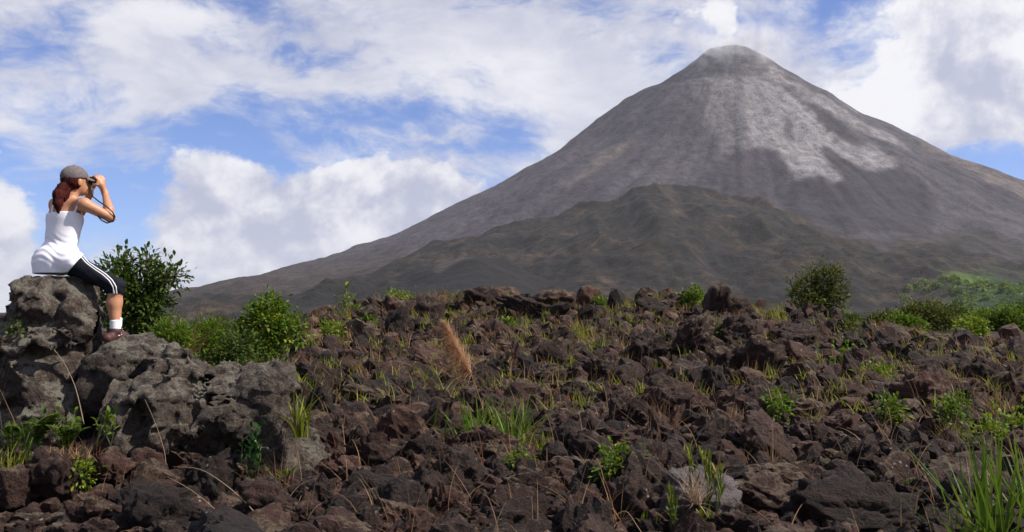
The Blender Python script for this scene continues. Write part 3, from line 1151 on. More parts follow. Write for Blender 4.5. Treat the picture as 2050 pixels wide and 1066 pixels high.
# big boulders on the left, carved from overlapping lumps
def big_boulder(name, lumps, cuts, lo, hi, h, label, mat, seed, k=0.07, amp=1.0, top=None):
    X, Y, Z = grid_pts(lo, hi, h)
    Fd = None
    for c, r in lumps:
        e = sd_ell(X, Y, Z, c, r)
        Fd = e if Fd is None else smin(Fd, e, k)
    for c, r in cuts:
        e = -sd_ell(X, Y, Z, c, r)
        Fd = -smin(-Fd, -e, 0.04)
    band = np.abs(Fd) < 0.17
    p = np.stack([X[band], Y[band], Z[band]], 1) + seed * 3.7
    pw = p + np.stack([fbm(p * 3 + 3, 2), fbm(p * 3 + 21, 2), fbm(p * 3 + 40, 2)], 1) * 0.06
    dsp = fbm(p * 1.9, 2, 0.5) * 0.035 + facet(pw * 2.1, 0.135, 1) + facet(pw * 5.5, 0.046, 2) + facet(pw * 14.0, 0.020, 3) + fbm(p * 6.5, 3, 0.6) * 0.020 + fbm(p * 19, 3, 0.6) * 0.012
    dsp += np.clip(fbm(p * np.array([2.2, 2.2, 3.6]) + 7, 3, 0.55, True) - 0.35, 0, 1.2) * 0.035
    Fd[band] += dsp * amp
    if top is not None:                      # worn seat: nothing juts above it
        Fd = -smin(-Fd, -(Z - top - .03 * fbm(np.stack([X.ravel(), Y.ravel(), X.ravel() * 0], 1) * 5, 2).reshape(X.shape)), 0.03)
    V, F = surface_nets(Fd, lo, h)
    g = np.stack([V[:, 0], V[:, 1], V[:, 2]], 1)
    V += (fbm(g * 30, 3, 0.6) * 0.004)[:, None] * np.array([1, 1, 1])
    o = obj(name, mesh_np(name, V, F, True), mat)
    return tag(o, label, 'boulder')


def PL(px, py, dy):
    return tuple(P(px, py, 7.3 + dy))


PXM = 7.3 / FPX
big_boulder('seat_boulder',
            [(PL(112, 622, .05), (.30, .36, .30)), (PL(160, 655, .0), (.155, .34, .36)), (PL(90, 600, .1), (.19, .30, .14)), (PL(152, 590, .05), (.16, .28, .17)),
             (PL(100, 740, .1), (.46, .5, .45)), (PL(20, 760, .1), (.45, .5, .42)), (PL(120, 860, .05), (.6, .45, .36)), (PL(55, 690, .15), (.22, .4, .3)),
             (PL(-40, 850, .2), (.5, .5, .5)), (PL(-10, 700, .2), (.28, .4, .32)), (PL(-80, 690, .3), (.3, .4, .3))],
            [(PL(195, 770, -.42), (.16, .32, .22)), (PL(95, 690, -.46), (.22, .14, .05)), (PL(150, 830, -.5), (.32, .3, .2))],
            PL(-190, 1010, -.75), PL(300, 520, .9), 0.0195,
            'tall craggy lichen boulder on which the person sits', M_BOULDER, 1.0, top=P(122, 551, 7.3).z)
big_boulder('foot_slab',
            [(PL(275, 738, .12), (.34, .46, .24)), (PL(225, 772, .1), (.3, .42, .27)), (PL(312, 752, .2), (.22, .4, .23)), (PL(290, 712, .25), (.2, .2, .16))],
            [], PL(110, 880, -.6), PL(420, 620, .9), 0.0195,
            'rounded grey slab under the shoe of the seated person', M_BOULDER, 2.0, amp=0.6)
big_boulder('front_boulder',
            [(PL(315, 830, -.35), (.36, .42, .36)), (PL(322, 752, -.25), (.17, .26, .14)), (PL(382, 770, -.22), (.15, .26, .15)), (PL(250, 800, -.25), (.2, .34, .22)),
             (PL(445, 830, -.2), (.32, .36, .26)), (PL(520, 785, -.05), (.23, .34, .2)), (PL(550, 840, -.05), (.22, .32, .3)),
             (PL(590, 905, -.1), (.17, .3, .24)), (PL(618, 950, -.15), (.16, .28, .18)), (PL(440, 930, -.05), (.6, .3, .24)), (PL(300, 920, -.15), (.36, .3, .2))],
            [(PL(420, 905, -.72), (.30, .36, .20)), (PL(540, 930, -.62), (.2, .26, .16)), (PL(268, 860, -.82), (.16, .22, .24)), (PL(408, 790, -.6), (.035, .2, .12))],
            PL(140, 1030, -1.0), PL(720, 690, .6), 0.0195,
            'long lumpy lichen boulder with a dark hollow below the seated person', M_BOULDER, 3.0)
for (px, py, w, h, lab, sd_, dd) in [
    (228, 762, 92, 70, 'lichen-edged rock wedged between the foot slab and the front boulder', 951, 6.95),
    (402, 745, 44, 52, 'small upright knob of rock on the front boulder', 952, 7.15),
    (458, 752, 74, 54, 'wedge of grey rock on the back of the front boulder', 953, 7.2),
    (358, 738, 54, 40, 'rounded stone perched on the front boulder', 954, 7.1)]:
    named_rock(px, py, w, h, lab, sd_, M_BOULDER, d=dd, rough=0.14, res=4, name='perched_rock')
for q in ((40, 800), (130, 820), (220, 830), (310, 840), (400, 850), (480, 850), (560, 860), (600, 930), (0, 750)):
    c = P(q[0], q[1], 7.2)
    placed.append((c.x, c.y, 0.42))


# the rest of the rubble: thrown down large to small
def scatter():
    g = np.random.default_rng(21)
    cells = {}
    CS = 0.5

    def free(x, y, r, k):
        ci, cj = int(x // CS), int(y // CS)
        rad = int((r + 0.6) / CS) + 1
        for a in range(ci - rad, ci + rad + 1):
            for b in range(cj - rad, cj + rad + 1):
                for (qx, qy, qr) in cells.get((a, b), ()):
                    if (qx - x) ** 2 + (qy - y) ** 2 < (k * (qr + r)) ** 2:
                        return False
        return True

    def put(x, y, r):
        cells.setdefault((int(x // CS), int(y // CS)), []).append((x, y, r))
    for q in placed:
        put(*q)
    rocks = []
    for rad, tries, k in ((0.30, 16, .90), (0.225, 170, .88), (0.165, 1200, .82), (0.122, 6500, .76), (0.090, 22000, .68), (0.060, 25000, .62)):
        for _ in range(tries):
            y = math.sqrt(g.uniform(4.3 ** 2, 27.5 ** 2))
            if rad < 0.07 and y > 17:
                y = math.sqrt(g.uniform(4.3 ** 2, 17 ** 2))
            x = g.uniform(-0.64, 0.66) * y
            if x < -0.235 * y and y > 8.5:                    # thicket hollow on the left
                if y > 11 or g.random() < .6:
                    continue
            r = rad * g.uniform(0.78, 1.25)
            if y < 9 and rad > .3 and g.random() < .4:
                continue
            if free(x, y, r, k):
                put(x, y, r)
                rocks.append((x, y, r))
    return rocks


ROCKS = scatter()
ROCKS.sort(key=lambda q: -q[2] / q[1])


LANDMARKS = []
_cut = (' at the', ' beside', ' below', ' on the', ' on ', ' behind', ' above', ' with', ' in the', ' under', ' cut by', ' leaning', ' crossed', ' right of',
        ' left of', ' next to', ' just', ' standing', ' tilted', ' of the', ' near', ' among', ' overhanging', ' over ')


def short(lab):
    i = min([lab.find(c) for c in _cut if lab.find(c) > 8] or [len(lab)])
    return lab[:i]


_names = [short(q[5]) for q in NAMED]
for q, nm in zip(NAMED, _names):
    LANDMARKS.append((q[0], q[1], nm if _names.count(nm) == 1 else q[5]))
LANDMARKS += [(1395, 1010, 'pale grey rock'), (915, 700, 'orange plume'), (985, 850, 'green reed clump'), (1990, 1000, 'tall fan of reed grass'), (505, 910, 'glossy-leaved plant'),
              (120, 880, 'ferns'), (600, 815, 'yellow grass tuft'), (1632, 600, 'lone crest tree'), (1384, 610, 'bright leafy crest bush'), (697, 600, 'leggy crest plant'),
              (535, 640, 'bright rounded bush'), (1563, 820, 'leafy slope seedling'), (1912, 840, 'tall narrow seedling'), (1245, 930, 'bushy weed'), (430, 850, 'long lumpy lichen boulder'),
              (1850, 640, 'tallest shrub'), (1330, 860, 'big red-brown grass tuft'), (805, 980, 'rust-red seed stalk')]
_used = set()


def zone_label(x, y, r):
    v = Vector((x, y, zf1(x, y) + r * .4)) - Vector((0, 0, CAMZ))
    dep = v.y * _cp + v.z * _sp
    px = 1025 + v.x / dep * FPX
    py = 533 - (v.z * _cp - v.y * _sp) / dep * FPX
    size = 'large' if r > .24 else ('middle-sized' if r > .15 else 'small')
    for qx, qy, nm in sorted(LANDMARKS, key=lambda q: (q[0] - px) ** 2 + 2 * (q[1] - py) ** 2)[:30]:
        dx, dy = px - qx, py - qy
        if abs(dx) > 2.2 * abs(dy):
            rel = 'left of' if dx < 0 else 'right of'
        elif abs(dy) > 2.2 * abs(dx):
            rel = 'just above' if dy < 0 else 'just below'
        else:
            rel = ('above and ' if dy < 0 else 'below and ') + ('left of' if dx < 0 else 'right of')
        lab = f'{size} dark lava rock {rel} the {nm}'
        if lab not in _used and len(lab.split()) <= 16:
            _used.add(lab)
            return lab
    return f'{size} dark lava rock among many loose ones on the slope'


NIND = 235
zs = {}
for i, (x, y, r) in enumerate(ROCKS[:NIND]):
    me = HI[i % NPROTO]
    o = obj('lava_rock', me)
    g = np.random.default_rng(5000 + i)
    o.rotation_euler = rmat(g, 1.1)
    s = r * 1.22
    o.scale = (s * g.uniform(.9, 1.2), s * g.uniform(.85, 1.1), s * g.uniform(.8, 1.15))
    o.location = (x, y, zf1(x, y) + r * g.uniform(.1, .6))
    tag(o, zone_label(x, y, r), 'rock', 'loose lava rocks of the slope')


def rubble(rocks, protos, name, label, seed):
    g = np.random.default_rng(seed)
    Vs, Fs, Ts = [], [], []
    n = 0
    for (x, y, r) in rocks:
        V, F = protos[g.integers(len(protos))]
        R = np.array(rmat(g, 1.3).to_matrix())
        s = r * 1.22 * np.array([g.uniform(.9, 1.2), g.uniform(.85, 1.1), g.uniform(.8, 1.2)])
        Vs.append((V * s) @ R.T + np.array([x, y, zf1(x, y) + r * g.uniform(.0, .85)]))
        Fs.append(F + n)
        Ts.append(np.full(len(V), g.random()))
        n += len(V)
    me = mesh_np(name, np.concatenate(Vs), np.concatenate(Fs), False, attrs={'tone': np.concatenate(Ts)})
    return tag(obj(name, me, M_ROCK), label, 'rubble', kind='stuff')


rest = ROCKS[NIND:]
rubble([q for q in rest if q[2] / q[1] > 0.0125], MID, 'lava_rubble', 'dark lava rubble filling the gaps between the larger rocks', 31)
rubble([q for q in rest if .0072 < q[2] / q[1] <= 0.0125], LOW, 'lava_stones', 'smaller dark lava stones spread over the whole slope', 32)
rubble([q for q in rest if q[2] / q[1] <= 0.0072], TINY, 'lava_cinders', 'smallest dark cinders between the stones of the slope', 33)
print('rocks', len(ROCKS), 'near', len([q for q in rest if q[2] / q[1] > 0.0125]))

# ==PART2==

# ------------------------------------------------------------------ plants
def unit(v):
    return v / (np.linalg.norm(v, axis=-1, keepdims=True) + 1e-9)


def bush(name, base, lobes, n_tw, per, leaf_len, leaf_w, mat, label, cat, seed, stem_r=0.012, n_stem=5, group=None,
         crown='crown', trunk='trunk', up=0.5, trunk_from=0.0, wood=None, fill=0.45):
    """shrub or small tree: stems that fork into every lobe, leaf clusters round the twig tips"""
    g = np.random.default_rng(seed)
    root = empty(name, base, label, cat, group)
    st = MB()
    tw_pos, tw_dir = [], []
    vol = np.array([l[1][0] * l[1][1] * l[1][2] for l in lobes]) ** 0.7
    vol /= vol.sum()
    for li, (c, r) in enumerate(lobes):
        c = np.array(c, float)
        r = np.array(r, float)
        b0 = np.array([g.uniform(-.03, .03) * 3 * trunk_from, g.uniform(-.03, .03), -0.05])
        mid = (b0 + c) * 0.5 + g.normal(0, .06, 3) * c[2]
        st.tube([b0, b0 * .6 + mid * .4, mid, c], [stem_r, stem_r * .8, stem_r * .62, stem_r * .4], 6, g.random())
        m = max(6, int(n_tw * vol[li]))
        dirs = unit(g.normal(size=(m, 3)) + np.array([0, -.1, up * .6]))
        rad = g.uniform(fill, 1.0, m) ** .7
        # ragged outline
        rad *= 1 + .22 * vnoise(dirs * 2.5 + seed) + .12 * g.normal(size=m)
        p = c + dirs * rad[:, None] * r
        keep = p[:, 2] > 0.02
        p, dirs = p[keep], dirs[keep]
        tw_pos.append(p)
        tw_dir.append(unit(dirs * r / r.max() + np.array([0, 0, up])))
        for q in p[::max(1, len(p) // 14)]:
            a = c + (q - c) * .05 + g.normal(0, .02, 3)
            st.tube([a, (a + q) / 2 + g.normal(0, .03, 3), q], [stem_r * .4, stem_r * .28, stem_r * .12], 4, g.random())
    tp, td = np.concatenate(tw_pos), np.concatenate(tw_dir)
    idx = np.repeat(np.arange(len(tp)), per)
    off = g.normal(size=(len(idx), 3)) * leaf_len * .75
    pos = tp[idx] + off
    d = unit(td[idx] + unit(off) * .9 + g.normal(size=(len(idx), 3)) * .45)
    lf = MB()
    lf.leaves(pos, d, leaf_len * g.uniform(.6, 1.25, len(idx)), leaf_w * g.uniform(.7, 1.2, len(idx)), droop=.18, g=g)
    st.build(trunk, wood or M_BARK, root)
    lf.build(crown, mat, root, smooth=False)
    return root


def mperp(dist):
    return dist / FPX


def bush_at(name, px, py_top, py_base, w, dist, nl, label, mat, seed, n_tw=220, per=9, leaf=.06, lw=.03, cat='shrub', group=None, **kw):
    """a shrub that shows between py_top and py_base, w pixels wide, at distance dist"""
    k = dist / FPX
    b = P(px, py_base, dist)
    z0 = zf1(b.x, dist) - .02
    top = P(px, py_top, dist).z
    bot = P(px, py_base, dist).z
    H = top - bot
    g = np.random.default_rng(seed + 77)
    lobes = []
    for i in range(nl):
        u = (i + .5) / nl * 2 - 1 if nl > 1 else 0
        hx = u * w * .30 * k + g.normal(0, .03) * w * k
        hz = (bot - z0) + H * (g.uniform(.42, .70) - .16 * abs(u))
        rr = w * k * (.30 if nl > 1 else .5)
        lobes.append(((hx, g.uniform(-.2, .2) * w * k, hz), (rr * g.uniform(.85, 1.1), rr, min(H * .40, (top - z0) - hz) * g.uniform(.9, 1.1))))
    return bush(name, (b.x, dist, z0), lobes, n_tw, per, leaf, lw, mat, label, cat, seed, group=group, **kw)


# dark shrub behind the seated person: lobes read from its outline
def lob(px, py, rx, ry, d, base, dd=0.0):
    q = P(px, py, d)
    k = d / FPX
    return ((q.x - base[0], dd, q.z - base[2]), (rx * k, (rx + ry) * .5 * k, ry * k))


D = 10.6
bx = P(265, 700, D).x
B = (bx, D, zf1(bx, D))
bush('shrub', B, [lob(235, 556, 27, 38, D, B), (lob(215, 566, 25, 36, D, B, .15)), lob(300, 562, 22, 40, D, B, .1), lob(332, 566, 26, 28, D, B),
                  lob(265, 590, 50, 50, D, B), lob(225, 620, 40, 46, D, B, .1), lob(300, 620, 46, 42, D, B), lob(345, 552, 20, 16, D, B, .1), lob(295, 525, 14, 18, D, B),
                  lob(245, 520, 14, 20, D, B, .1), lob(260, 655, 60, 30, D, B)],
     400, 11, .085, .034, M_LEAF_DARK, 'tall dark green shrub just behind the seated person', 'shrub', 41, stem_r=.03, fill=.25)
D = 12.6
bx = P(540, 700, D).x
B = (bx, D, zf1(bx, D))
bush('shrub', B, [lob(535, 655, 52, 44, D, B), lob(538, 628, 30, 30, D, B), lob(492, 678, 28, 34, D, B), lob(578, 668, 24, 36, D, B, .1), lob(525, 695, 46, 26, D, B), lob(545, 604, 10, 14, D, B)],
     330, 11, .075, .036, M_LEAF, 'bright green rounded bush at the left end of the rocky slope', 'shrub', 42, stem_r=.02)
bush_at('shrub', 440, 640, 735, 84, 11.6, 3, 'loose olive bush left of the bright rounded bush', M_LEAF_OLIVE, 43, 150, 9, .07, .024)
bush_at('shrub', 400, 646, 725, 90, 11.0, 3, 'grassy green bush right of the foot slab', M_LEAF, 44, 200, 9, .08, .018, up=1.0)
bush_at('shrub', 340, 654, 718, 80, 10.4, 3, 'feathery low bush between the foot slab and the tall dark shrub', M_LEAF, 45, 170, 9, .08, .018, up=1.0)
bush_at('shrub', 470, 670, 745, 90, 11.0, 2, 'low dark bush under the loose olive bush', M_LEAF_DARK, 46, 120, 9, .07, .024)
bush_at('shrub', 28, 640, 690, 40, 6.95, 2, 'little sprig growing on the brown bank at the left edge', M_LEAF, 47, 14, 6, .035, .02, stem_r=.004)
# crest plants
D = 27.0
bx = P(1640, 650, D).x
B = (bx, D, zf1(bx, D))
bush('tree', B, [lob(1598, 592, 20, 30, D, B), lob(1636, 568, 24, 30, D, B, .2), lob(1668, 572, 20, 34, D, B), lob(1615, 615, 34, 22, D, B, -.2), lob(1662, 612, 30, 24, D, B, .2),
                 lob(1650, 548, 12, 16, D, B), lob(1600, 632, 26, 16, D, B), lob(1680, 600, 14, 30, D, B), lob(1640, 595, 30, 26, D, B)],
     380, 9, .15, .05, M_LEAF_OLIVE, 'lone olive tree standing alone on the crest', 'tree', 51, stem_r=.05, fill=.2)
bush_at('shrub', 1384, 578, 640, 52, 24.0, 2, 'bright leafy bush beside the pointed dark crest rock', M_LEAF, 52, 110, 9, .10, .06, stem_r=.02)
bush_at('shrub', 1203, 588, 640, 36, 24.0, 2, 'small green bush beside the black jagged crest rock', M_LEAF, 53, 60, 8, .09, .05, stem_r=.015)
bush_at('shrub', 1620, 625, 655, 90, 24.5, 3, 'low green growth at the foot of the lone crest tree', M_LEAF, 54, 90, 8, .09, .05, stem_r=.015)
for i, (px, t, b_, w, d, m, lab) in enumerate([
    (1850, 606, 684, 130, 40, M_LEAF_OLIVE, 'large bright shrub, leftmost and tallest of the row at the right'),
    (1915, 616, 684, 80, 42, M_LEAF_DARK, 'dark shrub beside the tallest shrub of the row at the right'),
    (1962, 628, 686, 90, 41, M_LEAF, 'olive shrub in the middle of the row at the right'),
    (2015, 618, 690, 90, 40, M_LEAF, 'green shrub near the right edge of the picture'),
    (2062, 610, 676, 70, 43, M_LEAF_DARK, 'dark shrub cut by the right edge'),
    (1770, 630, 664, 80, 44, M_LEAF_OLIVE, 'low shrub between the lone crest tree and the shrub row'),
    (1815, 640, 672, 60, 36, M_LEAF, 'low bright clump in front of the tallest shrub'),
    (1945, 645, 680, 60, 35, M_LEAF_YEL, 'yellow-green clump in front of the olive shrub'),
    (1700, 632, 660, 60, 46, M_LEAF_DARK, 'dark low bush right of the lone crest tree')]):
    bush_at('shrub', px, t, b_, w, d, 4 if w > 70 else 2, lab, m, 60 + i, int(4.6 * w), 9, .17, .08, stem_r=.04)
# seedlings among the rocks
for i, (px, t, b_, w, m, lab) in enumerate([
    (1563, 792, 852, 50, M_LEAF, 'leafy seedling on the lower middle of the slope'),
    (1702, 702, 752, 40, M_LEAF, 'seedling with pale leaves on the upper right slope'),
    (1912, 800, 884, 52, M_LEAF, 'tall narrow seedling behind the reed grass'),
    (1780, 800, 850, 40, M_LEAF, 'thin seedling above the small fern on the right slope'),
    (1985, 850, 900, 60, M_LEAF_YEL, 'yellow-green seedling above the reed grass'),
    (2035, 820, 880, 50, M_LEAF_YEL, 'orange-tinged seedling at the right edge'),
    (1765, 735, 775, 50, M_LEAF_YEL, 'yellowish weed on the upper right slope'),
    (1700, 650, 680, 30, M_LEAF_OLIVE, 'tiny weed below the lone crest tree'),
    (1040, 915, 955, 34, M_LEAF, 'small green weed between the purple rocks'),
    (160, 935, 960, 46, M_LEAF_YEL, 'lime-green sprig in front of the dark plum rock'),
    (1245, 900, 970, 100, M_LEAF, 'bushy weed with dry stalks in the lower middle'),
    (1018, 640, 660, 26, M_LEAF, 'pale sprig below the reddish crest slab'),
    (660, 650, 690, 40, M_LEAF_YEL, 'yellow weed near the left end of the slope'),
    (745, 640, 668, 30, M_LEAF, 'small weed beside the upright grey-brown block'),
    (800, 590, 606, 60, M_LEAF_YEL, 'low weed on the left end of the crest'),
    (1490, 612, 632, 40, M_LEAF_YEL, 'yellow weed beside the orange-topped crest rock'),
    (1430, 665, 690, 40, M_LEAF_OLIVE, 'mossy yellow cushion below the pointed crest rock')]):
    h = ground_hit(px, b_)
    h.y -= .35 if h.y > 9 else .2
    bush_at('seedling', px, t, b_, w, h.y, 2, lab, m, 80 + i, max(16, int(w * .9)), 6, .10 * min(1, h.y / 16) + .012, .045 * min(1, h.y / 16) + .006,
            cat='plant', stem_r=.008, trunk='stem', crown='foliage', wood=M_STEM)


def leaf_mesh(name, L, W, droop=.25, seg=5):
    V, F = [], []
    for k in range(seg + 1):
        t = k / seg
        w = W * .5 * math.sin(math.pi * min(1, t * .94 + .04)) ** .8
        z = -droop * L * t * t
        for s in (-1, 0, 1):
            V.append((L * t, s * w, z + abs(s) * w * .35))
    for k in range(seg):
        q = 3 * k
        F += [(q, q + 3, q + 4, q + 1), (q + 1, q + 4, q + 5, q + 2)]
    me = mesh_np(name, np.array(V), np.array(F))
    return me


def leafy_plant(name, base, stems, leaf_me, mat, label, seed, cat='plant', step=.035, size=(.7, 1.1), tilt=.5, stem_r=.005):
    """stems with every leaf an object of its own"""
    g = np.random.default_rng(seed)
    root = empty(name, base, label, cat)
    if not leaf_me.materials:
        leaf_me.materials.append(mat)
    for tip in stems:
        tip = Vector(tip)
        mb = MB()
        bend = Vector((g.normal(0, .03), g.normal(0, .03), 0))
        pts = [Vector((0, 0, -.05)), tip * .5 + bend, tip]
        mb.tube(pts, [stem_r, stem_r * .8, stem_r * .5], 5)
        mb.build('stem', M_STEM, root)
        nl = max(3, int(tip.length / step))
        for i in range(nl):
            t = .3 + .7 * (i + 1) / nl
            q = Vector((0, 0, -.05)) * (1 - t) ** 2 + (tip * .5 + bend) * 2 * t * (1 - t) + tip * t * t
            o = obj('leaf', leaf_me, None, root)
            o.location = q
            o.rotation_euler = (g.normal(0, .3), -tilt - g.normal(0, .25) - .5 * t, i * 2.4 + g.normal(0, .4))
            s = g.uniform(*size) * (1 - .25 * t)
            o.scale = (s, s, s)
    return root


LF_GLOSS = leaf_mesh('glossy_leaf', .085, .028, .2)
LF_GLOSS.materials.append(M_LEAF_GLOSS)
LF_LIME = leaf_mesh('lime_leaf', .075, .034, .3)
LF_LIME.materials.append(M_LEAF_YEL)
LF_MID = leaf_mesh('green_leaf', .075, .028, .3)
LF_MID.materials.append(M_LEAF)
LF_STRAP = leaf_mesh('strap_leaf', .11, .026, .05)
LF_STRAP.materials.append(M_GRASS_YEL)
LF_CREST = leaf_mesh('crest_leaf', .26, .12, .3)
LF_CREST.materials.append(M_LEAF_YEL)


def at(px, py, d):
    q = P(px, py, d)
    return (q.x, q.y, q.z)


leafy_plant('glossy_plant', at(510, 965, 6.25), [(-.03, 0, .36), (.03, .02, .38), (.0, -.03, .30), (-.09, .0, .26), (.05, -.04, .24)], LF_GLOSS, M_LEAF_GLOSS,
            'dark glossy-leaved plant growing in the hollow of the front boulder', 201, step=.022, tilt=.35, size=(.8, 1.2))
leafy_plant('lime_plant', at(545, 975, 6.2), [(-.03, 0, .10), (.06, 0, .07)], LF_LIME, M_LEAF_YEL, 'pair of lime-green leaves beside the glossy plant', 202, step=.03)
leafy_plant('leafy_weed', at(120, 885, 6.1), [(-.03, 0, .26), (.08, .03, .20), (-.12, 0, .2), (.05, -.05, .16)], LF_MID, M_LEAF, 'broad-leaved weed at the foot of the seat boulder', 203, step=.03)
leafy_plant('leafy_weed', at(190, 885, 6.1), [(.0, 0, .14), (.07, .03, .18), (.12, 0, .15)], LF_LIME, M_LEAF_YEL, 'pale green weed right of the broad-leaved weed', 204, step=.025)
leafy_plant('leafy_weed', at(222, 878, 6.1), [(.02, 0, .16), (-.03, .02, .14)], LF_MID, M_LEAF, 'weed with upright leaves between the boulders', 205, step=.025)
leafy_plant('leafy_weed', at(165, 955, 6.0), [(-.02, 0, .08), (.04, 0, .05)], LF_LIME, M_LEAF_YEL, 'lime-green leaves in front of the ferns', 206, step=.02)
for i, (px, py, n, hh, lab) in enumerate([(1382, 960, 3, .20, 'yellow-green upright plant behind the pale grey rock'), (1415, 985, 4, .26, 'tallest yellow-green upright plant on the pale grey rock'),
                                          (1432, 1010, 3, .22, 'yellow-green plant at the right edge of the pale grey rock'), (1350, 1066, 6, .26, 'yellow-green plant in front of the pale grey rock'),
                                          (1412, 1066, 3, .2, 'green plant at the bottom edge below the pale grey rock'), (1295, 1066, 3, .12, 'small yellow-green plant at the bottom edge'),
                                          (1485, 1066, 3, .1, 'low green plant at the bottom edge right of the pale grey rock')]):
    g = np.random.default_rng(300 + i)
    d = 5.3
    leafy_plant('upright_plant', at(px, py + 14, d), [(g.normal(0, .03), g.normal(0, .03), hh * g.uniform(.7, 1.05)) for _ in range(n)], LF_STRAP, M_GRASS_YEL, lab, 310 + i, step=.03, tilt=1.0, size=(.6, 1.0))
# leggy plant on the left of the crest
D = 21.0
leafy_plant('leggy_plant', at(697, 640, D), [(-.30, 0, .52), (-.05, 0, .78), (.1, .1, .55), (.30, -.1, .35), (-.1, 0, .6)], LF_CREST, M_LEAF_YEL,
            'leggy plant with big pale leaves against the dark slope', 220, step=.10, stem_r=.015, size=(.6, 1.0))


def tuft(name, base, n, L, W, mat, label, seed, spread=.05, lean=.5, curl=.8, cat='grass', group=None, parts=False, az=None):
    g = np.random.default_rng(seed)
    if parts:
        root = empty(name, base, label, cat, group)
        for i in range(n):
            mb = MB()
            b = np.array([[g.normal(0, spread), g.normal(0, spread), -.03]])
            mb.blades(b, g.uniform(0, 6.28) if az is None else g.normal(az[0], az[1]), abs(g.normal(lean * .5, lean * .5)), L * g.uniform(.55, 1.1), W * g.uniform(.8, 1.2), abs(g.normal(curl, curl * .4)), 7, g)
            o = mb.build('blade', mat, root)
        return root
    mb = MB()
    b = np.stack([g.normal(0, spread, n), g.normal(0, spread, n), np.full(n, -.04)], 1)
    a_ = g.uniform(0, 6.28, n) if az is None else g.normal(az[0], az[1], n)
    mb.blades(b, a_, np.abs(g.normal(lean * .5, lean * .5, n)), L * g.uniform(.4, 1.1, n), W * g.uniform(.7, 1.2, n), np.abs(g.normal(curl, curl * .4, n)), 5, g)
    o = mb.build(name, mat, None, loc=base)
    return tag(o, label, cat, group)


# reeds under the orange plume
h = ground_hit(985, 872)
RD = h.y
RD -= .5
tuft('reed_clump', at(960, 872, RD), 60, .42, .020, M_GRASS, 'long green reed clump below the orange plume, left half', 401, .14, .55, .55, parts=True)
tuft('reed_clump', at(1035, 892, RD - .3), 50, .52, .020, M_GRASS, 'spreading green reed clump leaning right, right half', 402, .06, .75, .5, parts=True)
tuft('reed_clump', at(1085, 912, RD - .5), 26, .28, .013, M_GRASS_YEL, 'small yellow-brown reed tuft below the reed clump', 403, .04, .6, .5, parts=True)
tuft('grass_tuft', at(598, 868, 6.8), 34, .42, .018, M_GRASS_YEL, 'bright yellow-green grass tuft at the right shoulder of the front boulder', 404, .025, .25, .9, parts=True)
# tall reed grass at the right edge
tuft('tall_reed_grass', (at(1985, 1085, 4.7)[0], 4.7, zf1(2.5, 4.7) + .06), 70, .76, .022, M_GRASS, 'tall fan of reed grass in the bottom right corner', 405, .06, .62, .25, parts=True)
tuft('tall_reed_grass', (at(2065, 1080, 4.9)[0], 4.9, zf1(2.8, 4.9) + .06), 40, .74, .022, M_GRASS, 'reed grass cut by the right edge beside the tall fan', 406, .05, .55, .3, parts=True)
tuft('grass_tuft', at(20, 925, 6.0), 60, .22, .006, M_GRASS_YEL, 'fine yellow-green grass tuft at the left edge', 407, .07, .6, 1.0)
tuft('grass_tuft', at(45, 910, 6.1), 24, .34, .007, M_GRASS, 'dark thin grass beneath the bank at the left edge', 408, .06, .4, .9)
tuft('dry_grass_tuft', at(150, 905, 6.0), 70, .20, .005, M_DRY, 'reddish dry grass among the ferns', 409, .08, .7, 1.0)
tuft('dry_grass_tuft', at(565, 985, 6.2), 40, .34, .005, M_DRY, 'dry stalks beside the glossy plant', 410, .04, .3, .6)
tuft('dry_grass_tuft', at(280, 965, 6.0), 70, .24, .004, M_DRY, 'orange dry grass lying over the rounded rock', 411, .06, 1.3, .5, az=(-.3, .5))
tuft('dry_grass_tuft', at(1395, 995, 5.2), 90, .26, .004, M_STRAW, 'starburst of dry grass on the pale grey rock', 412, .012, 1.2, .5)
